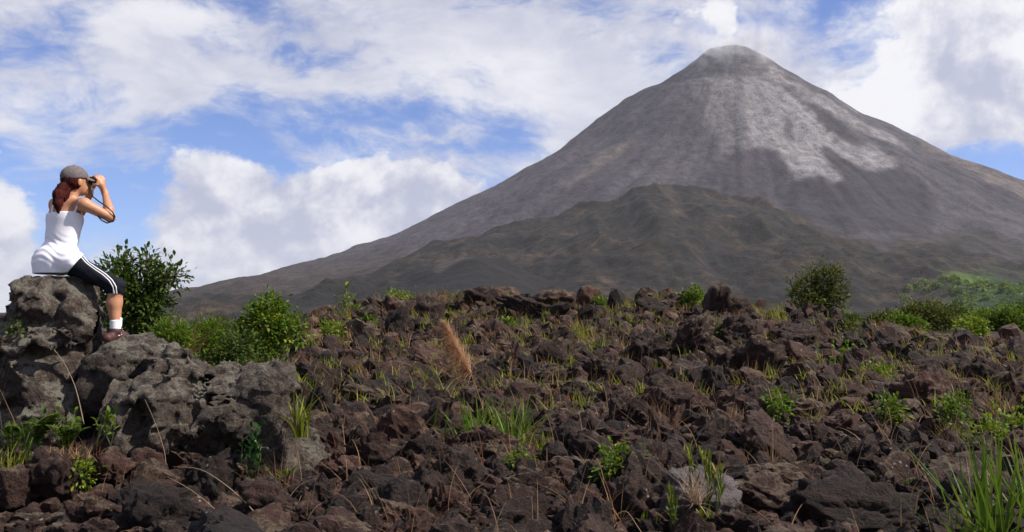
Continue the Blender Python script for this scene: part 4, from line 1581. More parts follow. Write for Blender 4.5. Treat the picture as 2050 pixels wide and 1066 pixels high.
for i, (px, py, n, L, W, m, lab) in enumerate([
    (1245, 968, 40, .24, .006, M_GRASS, 'green grass in the bushy weed of the lower middle'),
    (1300, 930, 40, .34, .005, M_DRY, 'dry stalks right of the bushy weed'),
    (1190, 960, 30, .30, .004, M_STRAW, 'curled straw left of the bushy weed'),
    (1175, 1060, 26, .44, .006, M_DRY, 'reddish stalks leaning left at the bottom edge'),
    (1225, 1066, 26, .40, .006, M_DRY, 'reddish stalks leaning right at the bottom edge'),
    (1330, 880, 50, .50, .005, M_DRY, 'big tuft of dry red-brown grass on the lower slope'),
    (1540, 930, 22, .40, .006, M_DRY, 'red-brown stalk clump on the lower middle slope'),
    (730, 760, 30, .50, .008, M_DRY, 'tall dry tuft on the left slope'),
    (655, 890, 20, .26, .007, M_GRASS_YEL, 'yellow grass at the right foot of the front boulder'),
    (800, 880, 24, .22, .006, M_GRASS_YEL, 'yellowish tuft left of the reed clump'),
    (920, 770, 30, .50, .007, M_DRY, 'dry stalks beneath the orange plume'),
    (1820, 985, 30, .14, .008, M_LEAF_YEL, 'small lime fern behind the broad purple boulder'),
    (1700, 940, 50, .26, .006, M_GRASS_YEL, 'thin mixed grass above the broad purple boulder'),
    (1900, 900, 30, .5, .006, M_DRY, 'reddish stalks rising left of the reed grass'),
    (930, 660, 40, .5, .012, M_GRASS_YEL, 'yellow-green tuft just right of the plume tip'),
    (940, 690, 40, .4, .012, M_GRASS_YEL, 'yellow-green tuft right of the plume'),
    (1165, 680, 70, .6, .012, M_GRASS_YEL, 'yellow grass patch below the black jagged crest rock'),
    (1190, 690, 50, .5, .012, M_DRY, 'pale dry grass patch beside the yellow grass patch'),
    (1035, 690, 40, .4, .012, M_GRASS_YEL, 'yellow grass below the reddish crest slab'),
    (1095, 690, 40, .4, .012, M_GRASS, 'green grass below the reddish crest slab'),
    (1220, 705, 40, .4, .012, M_GRASS, 'green tuft left of the tilted dark slab'),
    (1260, 625, 60, .5, .014, M_GRASS_YEL, 'golden grass on the crest right of the small green bush'),
    (1120, 625, 50, .4, .014, M_GRASS_YEL, 'golden grass on the crest left of the black jagged rock'),
    (690, 640, 60, .5, .014, M_GRASS_YEL, 'golden grass around the leggy plant'),
    (640, 650, 60, .4, .014, M_DRY, 'dry brown grass at the left end of the crest'),
    (750, 610, 50, .5, .014, M_DRY, 'dry brown grass near the top of the left crest'),
    (880, 600, 40, .6, .014, M_DRY, 'dry tuft on the crest above the smooth grey slab'),
    (1560, 640, 60, .5, .014, M_GRASS_YEL, 'golden grass left of the lone crest tree'),
    (1760, 668, 80, .5, .02, M_DRY, 'orange dry grass in front of the low shrub'),
    (1830, 680, 90, .5, .02, M_DRY, 'orange dry grass below the tallest shrub'),
    (1910, 690, 90, .5, .02, M_DRY, 'orange dry grass below the dark shrub'),
    (1990, 700, 90, .5, .02, M_DRY, 'orange dry grass below the right end of the shrub row'),
    (1740, 770, 50, .4, .012, M_DRY, 'rust-coloured dry grass around the yellowish weed'),
    (1870, 700, 60, .4, .012, M_GRASS_YEL, 'golden grass on the upper right slope'),
    (2000, 830, 70, .4, .010, M_DRY, 'rust-coloured dry grass near the right edge'),
    (1000, 720, 30, .4, .010, M_DRY, 'brown dry tuft in the middle of the slope right of the plume'),
    (1470, 850, 40, .35, .007, M_DRY, 'brown dry tuft below the hummocky boulder'),
    (1640, 850, 30, .3, .007, M_GRASS_YEL, 'yellow tuft below the leafy seedling'),
    (520, 745, 60, .5, .008, M_DRY, 'dry brown stalks under the bright rounded bush'),
    (590, 745, 60, .45, .008, M_DRY, 'pale dry grass at the foot of the bright rounded bush'),
    (470, 735, 50, .6, .008, M_DRY, 'dry stalks between the bushes behind the front boulder'),
    (385, 700, 30, .8, .007, M_DRY, 'tall thin dry stalks beside the grassy green bush')]):
    q = ground_hit(px, py) if py > 705 or px > 600 else Vector(P(px, py, 11.0))
    q = P(px, py, q.y - (.4 if q.y > 9 else .2))
    base = (q.x, q.y, q.z)
    tuft('dry_grass_tuft' if m in (M_DRY, M_STRAW) else 'grass_tuft', base, n, L, W, m, lab, 420 + i, .09 if q.y > 14 else .05, .7, .8)

# loose dry blades everywhere between the stones
mb = MB()
g = np.random.default_rng(77)
bs, nb = [], 2500
yy = np.sqrt(g.uniform(4.5 ** 2, 26 ** 2, nb))
xx = g.uniform(-.3, .6, nb) * yy
clump = np.repeat(np.arange(nb), 3)
bx_ = xx[clump] + g.normal(0, .04, len(clump))
by_ = yy[clump] + g.normal(0, .04, len(clump))
bz_ = zfield(bx_, by_) + .10
mb.blades(np.stack([bx_, by_, bz_], 1), g.uniform(0, 6.28, len(clump)), np.abs(g.normal(.4, .4, len(clump))), g.uniform(.15, .42, len(clump)), g.uniform(.003, .007, len(clump)) * (.6 + by_ / 14), g.uniform(.2, 1.3, len(clump)), 5, g)
tag(mb.build('dry_grass', M_DRY), 'thin dry grass blades between the lava rocks', 'grass', kind='stuff')
mb = MB()
nb = 800
yy = np.sqrt(g.uniform(9 ** 2, 26 ** 2, nb))
xx = g.uniform(-.26, .58, nb) * yy
clump = np.repeat(np.arange(nb), 9)
bx_ = xx[clump] + g.normal(0, .06, len(clump))
by_ = yy[clump] + g.normal(0, .06, len(clump))
mb.blades(np.stack([bx_, by_, zfield(bx_, by_) + .16], 1), g.uniform(0, 6.28, len(clump)), np.abs(g.normal(.5, .4, len(clump))), g.uniform(.10, .26, len(clump)), g.uniform(.006, .014, len(clump)), g.uniform(.2, 1.3, len(clump)), 4, g)
tag(mb.build('weed_cover', M_GRASS_YEL), 'thin yellow-green weeds between the stones of the slope', 'weeds', kind='stuff')
# ground cover in the hollow behind the boulders
mb = MB()
n = 5200
yy = g.uniform(9.2, 17, n)
xx = g.uniform(-.60, -.255, n) * yy
mb.blades(np.stack([xx, yy, zfield(xx, yy)], 1), g.uniform(0, 6.28, n), np.abs(g.normal(.3, .3, n)), g.uniform(.25, .6, n), g.uniform(.006, .014, n), g.uniform(.2, 1.1, n), 4, g)
tag(mb.build('thicket_grass', M_GRASS), 'rank green grass in the hollow behind the boulders', 'grass', kind='stuff')


# arching straw stalks over the bottom left rocks, and single stalks
def stalk(pts, r, mat, label, name='straw_stalk'):
    mb = MB()
    ctrl = [Vector(at(*p)) for p in pts]
    out = []
    for i in range(len(ctrl) - 1):
        p0, p1, p2, p3 = ctrl[max(i - 1, 0)], ctrl[i], ctrl[i + 1], ctrl[min(i + 2, len(ctrl) - 1)]
        for k in range(5):
            t = k / 5
            out.append(.5 * ((2 * p1) + (p2 - p0) * t + (2 * p0 - 5 * p1 + 4 * p2 - p3) * t * t + (-p0 + 3 * p1 - 3 * p2 + p3) * t ** 3))
    out.append(ctrl[-1])
    base = out[-1].copy()
    n = len(out)
    mb.tube([p - base for p in out], [r * (.35 + .65 * i / (n - 1)) for i in range(n)], 5)
    o = mb.build(name, mat, None, loc=base)
    return tag(o, label, 'grass stalk')


stalk([(345, 935, 5.6), (400, 940, 5.5), (450, 970, 5.4), (500, 1015, 5.3), (545, 1072, 5.2)], .0034, M_STRAW, 'long pale straw stalk arching over the pointed grey-brown rock')
stalk([(335, 955, 5.5), (380, 980, 5.4), (430, 1020, 5.3), (470, 1072, 5.2)], .0034, M_STRAW, 'shorter straw stalk arching down to the bottom edge')
stalk([(1068, 965, 5.6), (1110, 985, 5.5), (1150, 1020, 5.4), (1180, 1075, 5.3)], .0034, M_DRY, 'reddish stalk arching left at the bottom edge')
stalk([(1165, 868, 7.2), (1200, 890, 7.1), (1220, 920, 7.0), (1240, 960, 6.9)], .0034, M_STRAW, 'pale stalk arching out of the bushy weed')
stalk([(795, 918, 5.8), (803, 960, 5.8), (805, 1000, 5.7), (806, 1050, 5.7)], .0038, M_DRY, 'upright rust-red seed stalk in front of the smooth dark purple rock')
stalk([(720, 950, 5.8), (745, 985, 5.7), (770, 1030, 5.6), (790, 1072, 5.5)], .0028, M_DRY, 'thin leaning stalk left of the rust-red seed stalk')
stalk([(108, 700, 6.45), (130, 730, 6.45), (152, 780, 6.45), (168, 850, 6.45)], .0038, M_STRAW, 'dry stalk hanging on the face of the seat boulder')
stalk([(290, 800, 6.3), (312, 850, 6.3), (328, 900, 6.3), (332, 930, 6.3)], .0028, M_STRAW, 'thin dry stalk against the shaded face of the front boulder')
stalk([(0, 780, 6.2), (18, 820, 6.2), (30, 850, 6.2), (42, 910, 6.2)], .0038, M_DRY, 'brown dry blade drooping at the left edge')
stalk([(1870, 850, 6.5), (1900, 900, 6.4), (1925, 960, 6.3), (1950, 1030, 6.2)], .0034, M_DRY, 'rust-red stalk leaning left of the tall reed grass')
stalk([(1235, 1030, 5.2), (1255, 1025, 5.2), (1280, 1060, 5.1), (1300, 1090, 5.1)], .0028, M_STRAW, 'hooked straw stalk over the black hollow')


# ferns by the left boulders
def fern(base, n, L, label, seed):
    g = np.random.default_rng(seed)
    root = empty('fern', base, label, 'fern')
    for i in range(n):
        a = g.uniform(0, 6.28)
        l = L * g.uniform(.7, 1.15)
        mb = MB()
        pts = []
        for k in range(9):
            t = k / 8
            ang = .35 + 1.3 * t
            pts.append(np.array([math.cos(a) * l * .62 * t * (.5 + .5 * t), math.sin(a) * l * .62 * t * (.5 + .5 * t), l * (1.15 * t - .55 * t * t)]))
        mb.tube(pts, [.0035 * (1 - .7 * k / 8) for k in range(9)], 4)
        sd_ = np.array([-math.sin(a), math.cos(a), 0])
        pp, dd, ll = [], [], []
        for k in range(1, 34):
            t = k / 34
            f = t * 8
            i0 = min(int(f), 7)
            q = pts[i0] * (1 - (f - i0)) + pts[i0 + 1] * (f - i0)
            tang = pts[i0 + 1] - pts[i0]
            tang = tang / np.linalg.norm(tang)
            for s in (-1, 1):
                pp.append(q)
                dd.append(sd_ * s + tang * .5)
                ll.append(l * .20 * math.sin(math.pi * min(1, t * .9 + .12)) ** .8)
        mb.leaves(np.array(pp), np.array(dd), np.array(ll), np.array(ll) * .16 + .003, droop=.25, g=g)
        mb.build('frond', M_LEAF_DARK if i % 3 else M_LEAF, root, smooth=False)
    return root


fern(at(75, 893, 6.1), 8, .36, 'fern at the foot of the seat boulder', 601)
fern(at(135, 900, 6.05), 6, .30, 'fern beside the broad-leaved weed', 602)
fern(at(25, 905, 6.1), 5, .30, 'fern near the left edge', 603)
fern(at(575, 960, 6.2), 4, .14, 'small fern right of the glossy plant', 604)
fern(at(1822, 985, 6.3), 6, .14, 'tiny bright fern behind the broad purple boulder', 605)


# the orange plume
def plume():
    g = np.random.default_rng(91)
    d = RD + .1
    base = Vector(at(978, 862, d))
    root = empty('plume_grass', base, 'orange feathery plume grass leaning left over the slope', 'plume grass')
    k = d / FPX
    tip = Vector(at(892, 648, d)) - base
    mid = Vector(at(944, 752, d)) - base
    mb = MB()
    mb.tube([(0, 0, -.05), mid * .5 + Vector((.01, 0, 0)), mid, tip], [.006, .005, .004, .0015], 6)
    mb.build('stem', M_DRY, root)
    hb = MB()
    n = 3600
    t = g.random(n) ** .9
    p = np.array(mid)[None] * (1 - t[:, None]) + np.array(tip)[None] * t[:, None]
    ax = np.array((tip - mid).normalized())
    L = (.07 + .21 * (1 - t) ** .7) * g.uniform(.5, 1.15, n)
    th = g.normal(math.pi, .75, n)
    lean = np.abs(g.normal(1.2, .38, n))
    hb.blades(p, th, lean, L, .0028, g.uniform(.2, .9, n), 4, g)
    hb.build('plume', M_PLUME, root)


plume()

# forest on the far right foothill
def forest():
    g = np.random.default_rng(55)
    mb = MB()
    cnt = 0
    while cnt < 170:
        px = g.uniform(1800, 2120)
        yv = g.uniform(1050, 1500)
        x = (px - 1025) / FPX * yv
        z = zvol1(x, yv)
        vy = 670 - (z - CAMZ) / yv * FPX
        if vy < 548 + 0.1 * (2050 - px) or (px < 1900 and g.random() < .7):
            if g.random() < .93:
                cnt += .05
                continue
        cnt += 1
        r = g.uniform(3.0, 6.5)
        m = 46
        d = unit(g.normal(size=(m, 3)))
        d[:, 2] = np.abs(d[:, 2])
        p = np.array([x, yv, z + r * .3]) + d * np.array([r, r, r * 1.15]) * g.uniform(.6, 1, (m, 1))
        mb.leaves(p, unit(d + g.normal(0, .6, (m, 3))), r * .75, r * .55, droop=.2, g=g)
    tag(mb.build('far_forest', M_LEAF, smooth=False), 'dense green wood on the far right foothill', 'forest', kind='stuff')


forest()

# ==PERSON==

# ------------------------------------------------------------------ the seated person
M_SKIN = simple_mat('skin', (0.42, 0.20, 0.112), 0.5, 0.15, 90, 0.08, sss=0.12)
M_TANK = simple_mat('white_cotton', (0.80, 0.78, 0.84), 0.85, 0.3, 160, 0.03)
M_LEGG = simple_mat('black_leggings', (0.006, 0.007, 0.012), 0.8, 0.25, 120, 0.2, spec=0.15)
M_WHITE = simple_mat('white_trim', (0.78, 0.78, 0.80), 0.8, 0.2, 150, 0.04)
M_CAP = simple_mat('grey_cap_cloth', (0.12, 0.10, 0.105), 0.9, 0.5, 140, 0.22)
M_HAIR = simple_mat('auburn_hair', (0.040, 0.0060, 0.0045), 0.75, 0.6, 90, 0.55, spec=0.12)
M_SHOE = simple_mat('maroon_shoe', (0.06, 0.018, 0.016), 0.6, 0.4, 90, 0.35)
M_SOLE = simple_mat('grey_sole', (0.11, 0.10, 0.10), 0.8, 0.4, 60, 0.3)
M_BLACK = simple_mat('black_rubber', (0.012, 0.012, 0.014), 0.45, 0.2, 90, 0.3)
M_GLASS = simple_mat('lens_glass', (0.02, 0.03, 0.05), 0.08, 0, 60, 0.1, spec=0.8)
KP = 7.3 / FPX
SEAT = P(122, 548, 7.3)


def L(px, py, dy=0.0):
    return tuple(P(px, py, 7.3 + dy) - SEAT)


def person():
    root = empty('person', SEAT, 'person in grey cap and white tank top sitting on the boulder and looking through binoculars', 'person')
    up = np.array([0, 0, 1.0])
    rb = np.array([.982, -.19, 0])           # her right-hand side, shoulders
    fb = np.array([.19, .982, 0])            # the way the chest faces
    MT = (rb, fb, up)
    fh = np.array([.60, .80, .06])
    fh /= np.linalg.norm(fh)
    rh = np.cross(fh, up)
    rh /= np.linalg.norm(rh)
    uh = np.cross(rh, fh)
    MH = (fh, rh, uh)
    HC = np.array(L(152, 363, .03))

    def torso(X, Y, Z, grow=0.0, hips=True):
        f = sd_ell(X, Y, Z, L(130, 438), (.142 + grow, .098 + grow, .155 + grow), MT)
        f = smin(f, sd_ell(X, Y, Z, L(124, 478), (.122 + grow, .092 + grow, .12 + grow), MT), .06)
        f = smin(f, sd_ell(X, Y, Z, L(114, 521), (.160 + grow, .125 + grow, .105 + grow), MT), .06)
        f = smin(f, sd_cap(X, Y, Z, L(110, 411, .07), .048 + grow, L(166, 409, -.07), .048 + grow), .05)
        return f

    def legs(X, Y, Z, grow=0.0, low=True):
        f = None
        for hip, knee, calf, ank, in ((L(140, 524, -.075), L(231, 574, -.09), L(227, 608, -.075), L(231, 655, -.07)),
                                      (L(124, 524, .09), L(236, 572, .17), L(231, 606, .18), L(233, 650, .18))):
            mid = tuple((np.array(hip) * .5 + np.array(knee) * .5) + np.array([0, 0, -.004]))
            e = sd_cap(X, Y, Z, hip, .080 + grow, mid, .066 + grow)
            e = smin(e, sd_cap(X, Y, Z, mid, .066 + grow, knee, .046 + grow), .03)
            if low:
                e = smin(e, sd_cap(X, Y, Z, knee, .048 + grow, calf, .050 + grow), .03)
                e = smin(e, sd_cap(X, Y, Z, calf, .051 + grow, ank, .034 + grow), .03)
            f = e if f is None else np.minimum(f, e)
        return f
    BC = HC + fh * .155 + uh * .012                      # middle of the binoculars
    # ---- body
    h = .0065
    lo, hi = (-.30, -.36, -.62), (.62, .50, .90)
    X, Y, Z = grid_pts(lo, hi, h)
    f = torso(X, Y, Z)
    f = smin(f, legs(X, Y, Z), .03)
    f = smin(f, sd_cap(X, Y, Z, L(139, 408, .01), .056, L(147, 380, .02), .046), .03)
    head = sd_ell(X, Y, Z, HC + uh * .02 - fh * .01, (.098, .076, .098), MH)
    head = smin(head, sd_ell(X, Y, Z, HC + fh * .035 - uh * .055, (.060, .052, .062), MH), .03)
    head = smin(head, sd_ell(X, Y, Z, HC + fh * .058 - uh * .088, (.030, .030, .024), MH), .02)        # chin
    head = smin(head, sd_cap(X, Y, Z, HC + fh * .088 + uh * .01, .010, HC + fh * .108 - uh * .028, .014), .012)   # nose
    head = smin(head, sd_ell(X, Y, Z, HC + fh * .083 - uh * .058, (.014, .026, .012), MH), .010)       # lips
    for s in (-1, 1):
        ear = sd_ell(X, Y, Z, HC + rh * s * .078 - uh * .018 - fh * .008, (.020, .009, .033), MH)
        head = smin(head, ear, .006)
        head = -smin(-head, sd_ell(X, Y, Z, HC + fh * .098 + rh * s * .032 + uh * .012, (.014, .020, .012), MH), .01)   # eye sockets
    f = smin(f, head, .02)

    def arm(f0, sh, el, wr, side):
        # only the block of the grid that can hold an arm
        bi = [np.searchsorted(ax, (a_, b_)) for ax, a_, b_ in ((X0[:, 0, 0], -.14, .50), (Y0[0, :, 0], -.2, .5), (Z0[0, 0, :], .33, .86))]
        sl = tuple(slice(int(a_), int(b_)) for a_, b_ in bi)
        X, Y, Z = X0[sl], Y0[sl], Z0[sl]
        f = f0[sl]
        f = smin(f, sd_cap(X, Y, Z, sh, .050, el, .036), .035)
        m = tuple(np.array(el) * .65 + np.array(wr) * .35)
        f = smin(f, sd_cap(X, Y, Z, el, .036, m, .038), .02)
        f = smin(f, sd_cap(X, Y, Z, m, .038, wr, .024), .02)
        bar = BC + rh * side * .036
        pc = bar + rh * side * .040 - uh * .036 + fh * .015               # palm on the outer side of the barrel
        f = smin(f, sd_cap(X, Y, Z, wr, .024, pc, .026), .02)
        pm = (fh, rh * side, uh)
        palm = sd_ell(X, Y, Z, pc + uh * .012, (.042, .017, .040), pm)
        f = smin(f, palm, .012)
        for i, (o_, ln) in enumerate(((.033, 1.0), (.012, 1.1), (-.010, 1.03), (-.030, .82))):
            a = pc + fh * o_ + uh * .040
            b = bar + fh * (o_ * 1.0) + rh * side * .030 + uh * .034 * ln
            c = bar + fh * (o_ * .95) + rh * side * .002 + uh * .040 * ln
            e = np.minimum(sd_cap(X, Y, Z, a, .0105, b, .0098), sd_cap(X, Y, Z, b, .0098, c, .0085))
            f = smin(f, e, .004)
        ta = pc - fh * .034 - uh * .004
        tb = bar - fh * .040 + rh * side * .012 - uh * .040
        tc = bar - fh * .012 - rh * side * .004 - uh * .042
        f = smin(f, np.minimum(sd_cap(X, Y, Z, ta, .013, tb, .011), sd_cap(X, Y, Z, tb, .011, tc, .0095)), .006)
        f0[sl] = f
        return f0
    X0, Y0, Z0 = X, Y, Z
    ELR, WRR = L(221, 436, .03), None
    wr_r = tuple(BC + rh * .036 + rh * .045 - uh * .105 + fh * .045)
    f = arm(f, L(170, 410, -.08), ELR, wr_r, 1)
    wr_l = tuple(BC - rh * .036 - rh * .040 - uh * .105 + fh * .0)
    f = arm(f, L(108, 412, .09), L(158, 432, .30), wr_l, -1)
    V, F = surface_nets(f, lo, h)
    obj('body', mesh_np('body', V, F), M_SKIN, root)
    # ---- tank top
    lo2, hi2 = (-.28, -.30, -.02), (.26, .30, .62)
    X, Y, Z = grid_pts(lo2, hi2, .006)
    t = torso(X, Y, Z, .013)
    t = smin(t, sd_ell(X, Y, Z, L(113, 560), (.186, .160, .26), MT), .07)
    t = smin(t, legs(X, Y, Z, .024, False), .04)
    t = smin(t, sd_ell(X, Y, Z, L(115, 523), (.176, .143, .128), MT), .07)
    px = 1025 + (X + SEAT.x) / (Y + SEAT.y) * FPX
    hem = np.interp(px, [60, 124, 134, 164, 176, 190], [549, 549, 548, 512, 500, 490])
    hemz = -(hem - 548) * KP
    top = -(np.interp(px, [90, 108, 140, 170, 180], [428, 426, 425, 433, 436]) - 548) * KP
    fold = (np.sin(Z * 120 + X * 35 + 3 * np.sin(X * 22)) * .0020 * sstep(.36, .2, Z) * sstep(.02, .14, Z) + .0018 * np.sin(X * 75 + Z * 22 + Y * 50) * sstep(.17, .02, Z))
    t = t + fold.astype(np.float32)
    t = np.maximum(t, hemz - Z)
    t = np.maximum(t, Z - top)
    V, F = surface_nets(t, lo2, .006)
    tank = obj('tank_top', mesh_np('tank_top', V, F), M_TANK, root)

    def surf_y(fun, px_, py_, back=False):
        ys = np.linspace(-.40, .35, 400)
        q = np.array([L(px_, py_, t_) for t_ in ys])
        v = fun(q[:, 0], q[:, 1], q[:, 2])
        i = np.argmax(v < 0)
        return ys[i] if v[i] < 0 else None

    def ribbon(pts, w, fun, parent, name, mat, lift=.004):
        Vv, Ff = [], []
        P3, last = [], -.1
        for (a, b) in pts:
            y_ = surf_y(fun, a, b)
            if y_ is None:
                y_ = last if P3 else -.1
            last = y_
            P3.append(np.array(L(a, b, y_ - lift)))
        n = len(P3)
        for i in range(n):
            tg = P3[min(i + 1, n - 1)] - P3[max(i - 1, 0)]
            tg /= np.linalg.norm(tg)
            sdv = np.cross(tg, np.array([0, -1.0, 0]))
            sdv /= np.linalg.norm(sdv)
            for s in (-1, 1):
                Vv.append(P3[i] + sdv * w * .5 * s)
            for s in (-1, 1):
                Vv.append(P3[i] + sdv * w * .5 * s + np.array([0, .009, 0]))
        for i in range(n - 1):
            q = 4 * i
            Ff += [(q, q + 1, q + 5, q + 4), (q + 2, q + 6, q + 7, q + 3), (q, q + 4, q + 6, q + 2), (q + 1, q + 3, q + 7, q + 5)]
        return obj(name, mesh_np(name, np.array(Vv), np.array(Ff)), mat, parent)

    def lerp_pts(pts, n):
        pts = np.array(pts, float)
        s = np.concatenate([[0], np.cumsum(np.linalg.norm(np.diff(pts, axis=0), axis=1))])
        u = np.linspace(0, s[-1], n)
        return np.stack([np.interp(u, s, pts[:, 0]), np.interp(u, s, pts[:, 1])], 1)

    body_f = lambda a, b, c: np.minimum(torso(a, b, c, 0.004), sd_cap(a, b, c, L(170, 410, -.08), .052, L(176, 412, -.08), .05))
    ribbon(lerp_pts([(146, 432), (152, 418), (159, 404), (164, 398)], 10), .014, body_f, tank, 'shoulder_strap', M_TANK, .006)
    ribbon(lerp_pts([(103, 432), (105, 418), (108, 404), (111, 398)], 10), .014, body_f, tank, 'shoulder_strap', M_TANK, .006)
    # ---- leggings
    lo3, hi3 = (-.26, -.34, -.24), (.60, .44, .22)
    X, Y, Z = grid_pts(lo3, hi3, .0065)

    def legg(a, b, c):
        q = legs(a, b, c, .008)
        return smin(q, sd_ell(a, b, c, L(115, 521), (.163, .129, .109), MT), .04)
    t = legg(X, Y, Z)
    t = t + (np.sin(X * 70 + Z * 90) * .0018 * sstep(.18, .36, X)).astype(np.float32)
    t = np.maximum(t, -(589 - 548) * KP - Z)
    t = np.maximum(t, Z - .17)
    V, F = surface_nets(t, lo3, .0065)
    lg = obj('leggings', mesh_np('leggings', V, F), M_LEGG, root)
    ribbon(lerp_pts([(160, 513), (172, 527), (188, 539), (206, 551), (219, 563), (226, 575), (228, 588)], 26), .0075, legg, lg, 'white_stripe', M_WHITE)
    ribbon(lerp_pts([(165, 513), (177, 526), (193, 537), (211, 549), (225, 562), (232, 575), (233, 588)], 26), .0075, legg, lg, 'white_stripe', M_WHITE)
    # ---- socks and shoes
    for k, (ank, heel, toe) in enumerate(((L(231, 655, -.07), L(215, 684, -.15), L(243, 677, .05)), (L(233, 650, .18), L(226, 678, .15), L(246, 676, .32)))):
        a = np.array(ank)
        lo4, hi4 = a - np.array([.14, .16, .16]), a + np.array([.16, .26, .10])
        X, Y, Z = grid_pts(lo4, hi4, .005)
        top = a + np.array([0, 0, .05])
        sk = sd_cap(X, Y, Z, tuple(top), .044, tuple(a - np.array([0, 0, .05])), .041)
        sk = sk + (np.sin(Z * 420) * .0012).astype(np.float32)
        sk = np.maximum(sk, Z - (a[2] + .055))
        V, F = surface_nets(sk, lo4, .005)
        so = obj('sock', mesh_np('sock', V, F), M_WHITE, root)
        hl, te = np.array(heel), np.array(toe)
        sh = sd_cap(X, Y, Z, tuple(hl + np.array([0, 0, .024])), .040, tuple(te + np.array([0, 0, .012])), .036)
        sh = smin(sh, sd_cap(X, Y, Z, tuple(a - np.array([0, 0, .035])), .047, tuple((hl + te) / 2 + np.array([0, 0, .03])), .038), .03)
        sh = smin(sh, sd_ell(X, Y, Z, te + np.array([.0, .0, .012]), (.042, .05, .036)), .02)
        ln = te - hl
        zz = (hl[2] + (te[2] - hl[2]) * np.clip(((X - hl[0]) * ln[0] + (Y - hl[1]) * ln[1]) / (ln[0] ** 2 + ln[1] ** 2), 0, 1)) - .012
        up_ = np.maximum(sh, zz - Z)
        up_ = np.maximum(up_, Z - (a[2] - .008))
        V, F = surface_nets(up_, lo4, .005)
        shoe = obj('shoe', mesh_np('shoe', V, F), M_SHOE, root)
        sl = np.maximum(sh - .006, Z - (zz + .004))
        sl = np.maximum(sl, (zz - .022) - Z)
        V, F = surface_nets(sl, lo4, .005)
        obj('sole', mesh_np('sole', V, F), M_SOLE, shoe)
        mb = MB()
        for j in range(4):
            c_ = a * (.55 - .13 * j) + ((hl + te) / 2 * .4 + te * .6) * (.45 + .13 * j) + np.array([0, 0, .012 - .004 * j])
            sdv = np.array([ln[1], -ln[0], 0]) / np.linalg.norm(ln[:2])
            mb.tube([c_ - sdv * .034, c_ + np.array([0, 0, .016]), c_ + sdv * .034], .004, 5)
        mb.build('lace', M_WHITE, shoe)
    # ---- cap
    lo5, hi5 = HC - .22, HC + .22
    X, Y, Z = grid_pts(lo5, hi5, .005)
    q = (X - HC[0]) * uh[0] + (Y - HC[1]) * uh[1] + (Z - HC[2]) * uh[2]
    fw = (X - HC[0]) * fh[0] + (Y - HC[1]) * fh[1] + (Z - HC[2]) * fh[2]
    sw = (X - HC[0]) * rh[0] + (Y - HC[1]) * rh[1] + (Z - HC[2]) * rh[2]
    dome = sd_ell(X, Y, Z, HC + uh * .032 - fh * .012, (.112, .090, .096), MH)
    dome += (np.abs(np.sin(np.arctan2(sw, fw + .012) * 3)) * .0018 * sstep(.0, .05, np.hypot(sw, fw))).astype(np.float32)
    dome = np.maximum(dome, (.016 - .10 * np.clip(-fw, -.02, .2)) - q)
    V, F = surface_nets(dome, lo5, .005)
    cap = obj('cap', mesh_np('cap', V, F), M_CAP, root)
    rr = np.hypot((fw - .085) / .085, sw / .078)
    sheet = np.abs(q - (.030 - .35 * (fw - .09) * .5 - 4.5 * sw * sw)) - .006
    brim = np.maximum(sheet, (rr - 1) * .078)
    brim = np.maximum(brim, .055 - fw)
    V, F = surface_nets(brim, lo5, .005)
    obj('cap_brim', mesh_np('cap_brim', V, F), M_CAP, cap)
    bt = sd_ell(X, Y, Z, HC + uh * .128 - fh * .012, (.010, .010, .006), MH)
    V, F = surface_nets(bt, lo5, .005)
    obj('cap_button', mesh_np('cap_button', V, F), M_CAP, cap)
    # ---- hair
    lo6, hi6 = (-.16, -.22, .40), (.24, .26, .86)
    X, Y, Z = grid_pts(lo6, hi6, .0055)
    hd = sd_ell(X, Y, Z, HC + uh * .008 - fh * .022, (.100, .083, .096), MH)
    qf = (X - HC[0]) * fh[0] + (Y - HC[1]) * fh[1] + (Z - HC[2]) * fh[2]
    hd = np.maximum(hd, qf - .004)
    hd = np.maximum(hd, (HC[2] - .085) - Z)
    tail = None
    pts = [L(136, 370, -.04), L(124, 376, -.07), L(117, 390, -.09), L(116, 408, -.10), L(118, 428, -.105)]
    rad = [.024, .034, .042, .034, .010]
    for i in range(4):
        e = sd_cap(X, Y, Z, pts[i], rad[i], pts[i + 1], rad[i + 1])
        tail = e if tail is None else smin(tail, e, .02)
    lock = sd_cap(X, Y, Z, L(135, 378, -.04), .03, L(130, 414, -.06), .012)
    tail = smin(tail, lock, .015)
    hair = smin(hd, tail, .02)
    hair += (np.sin(X * 330 + Y * 260 + 2 * np.sin(Z * 14)) * .0022 + np.sin(X * 150 - Y * 120 + 2 * np.sin(Z * 11)) * .0018).astype(np.float32)
    V, F = surface_nets(hair, lo6, .0055)
    obj('hair', mesh_np('hair', V, F), M_HAIR, root)
    # ---- eyes
    for s in (-1, 1):
        bm = bmesh.new()
        bmesh.ops.create_uvsphere(bm, u_segments=12, v_segments=8, radius=.012)
        me = bpy.data.meshes.new('eye')
        bm.to_mesh(me)
        bm.free()
        obj('eye', me, M_WHITE, root, HC + fh * .078 + rh * s * .032 + uh * .012)
    # ---- binoculars, held in both hands
    bino = empty('binoculars', SEAT + Vector(BC), 'small black binoculars held to the eyes by the seated person', 'binoculars')
    for s in (-1, 1):
        mb = MB()
        ax = [(-.062, .017), (-.045, .019), (-.040, .016), (-.02, .018), (.0, .022), (.03, .025), (.055, .026), (.062, .026)]
        o0 = rh * s * .036
        mb.tube([o0 + fh * a for a, _ in ax], [r for _, r in ax], 14)
        b = mb.build('barrel', M_BLACK, bino)
        lm = MB()
        lm.tube([o0 + fh * .0605, o0 + fh * .0635], [.023, .022], 14)
        lm.build('lens', M_GLASS, b)
    mb = MB()
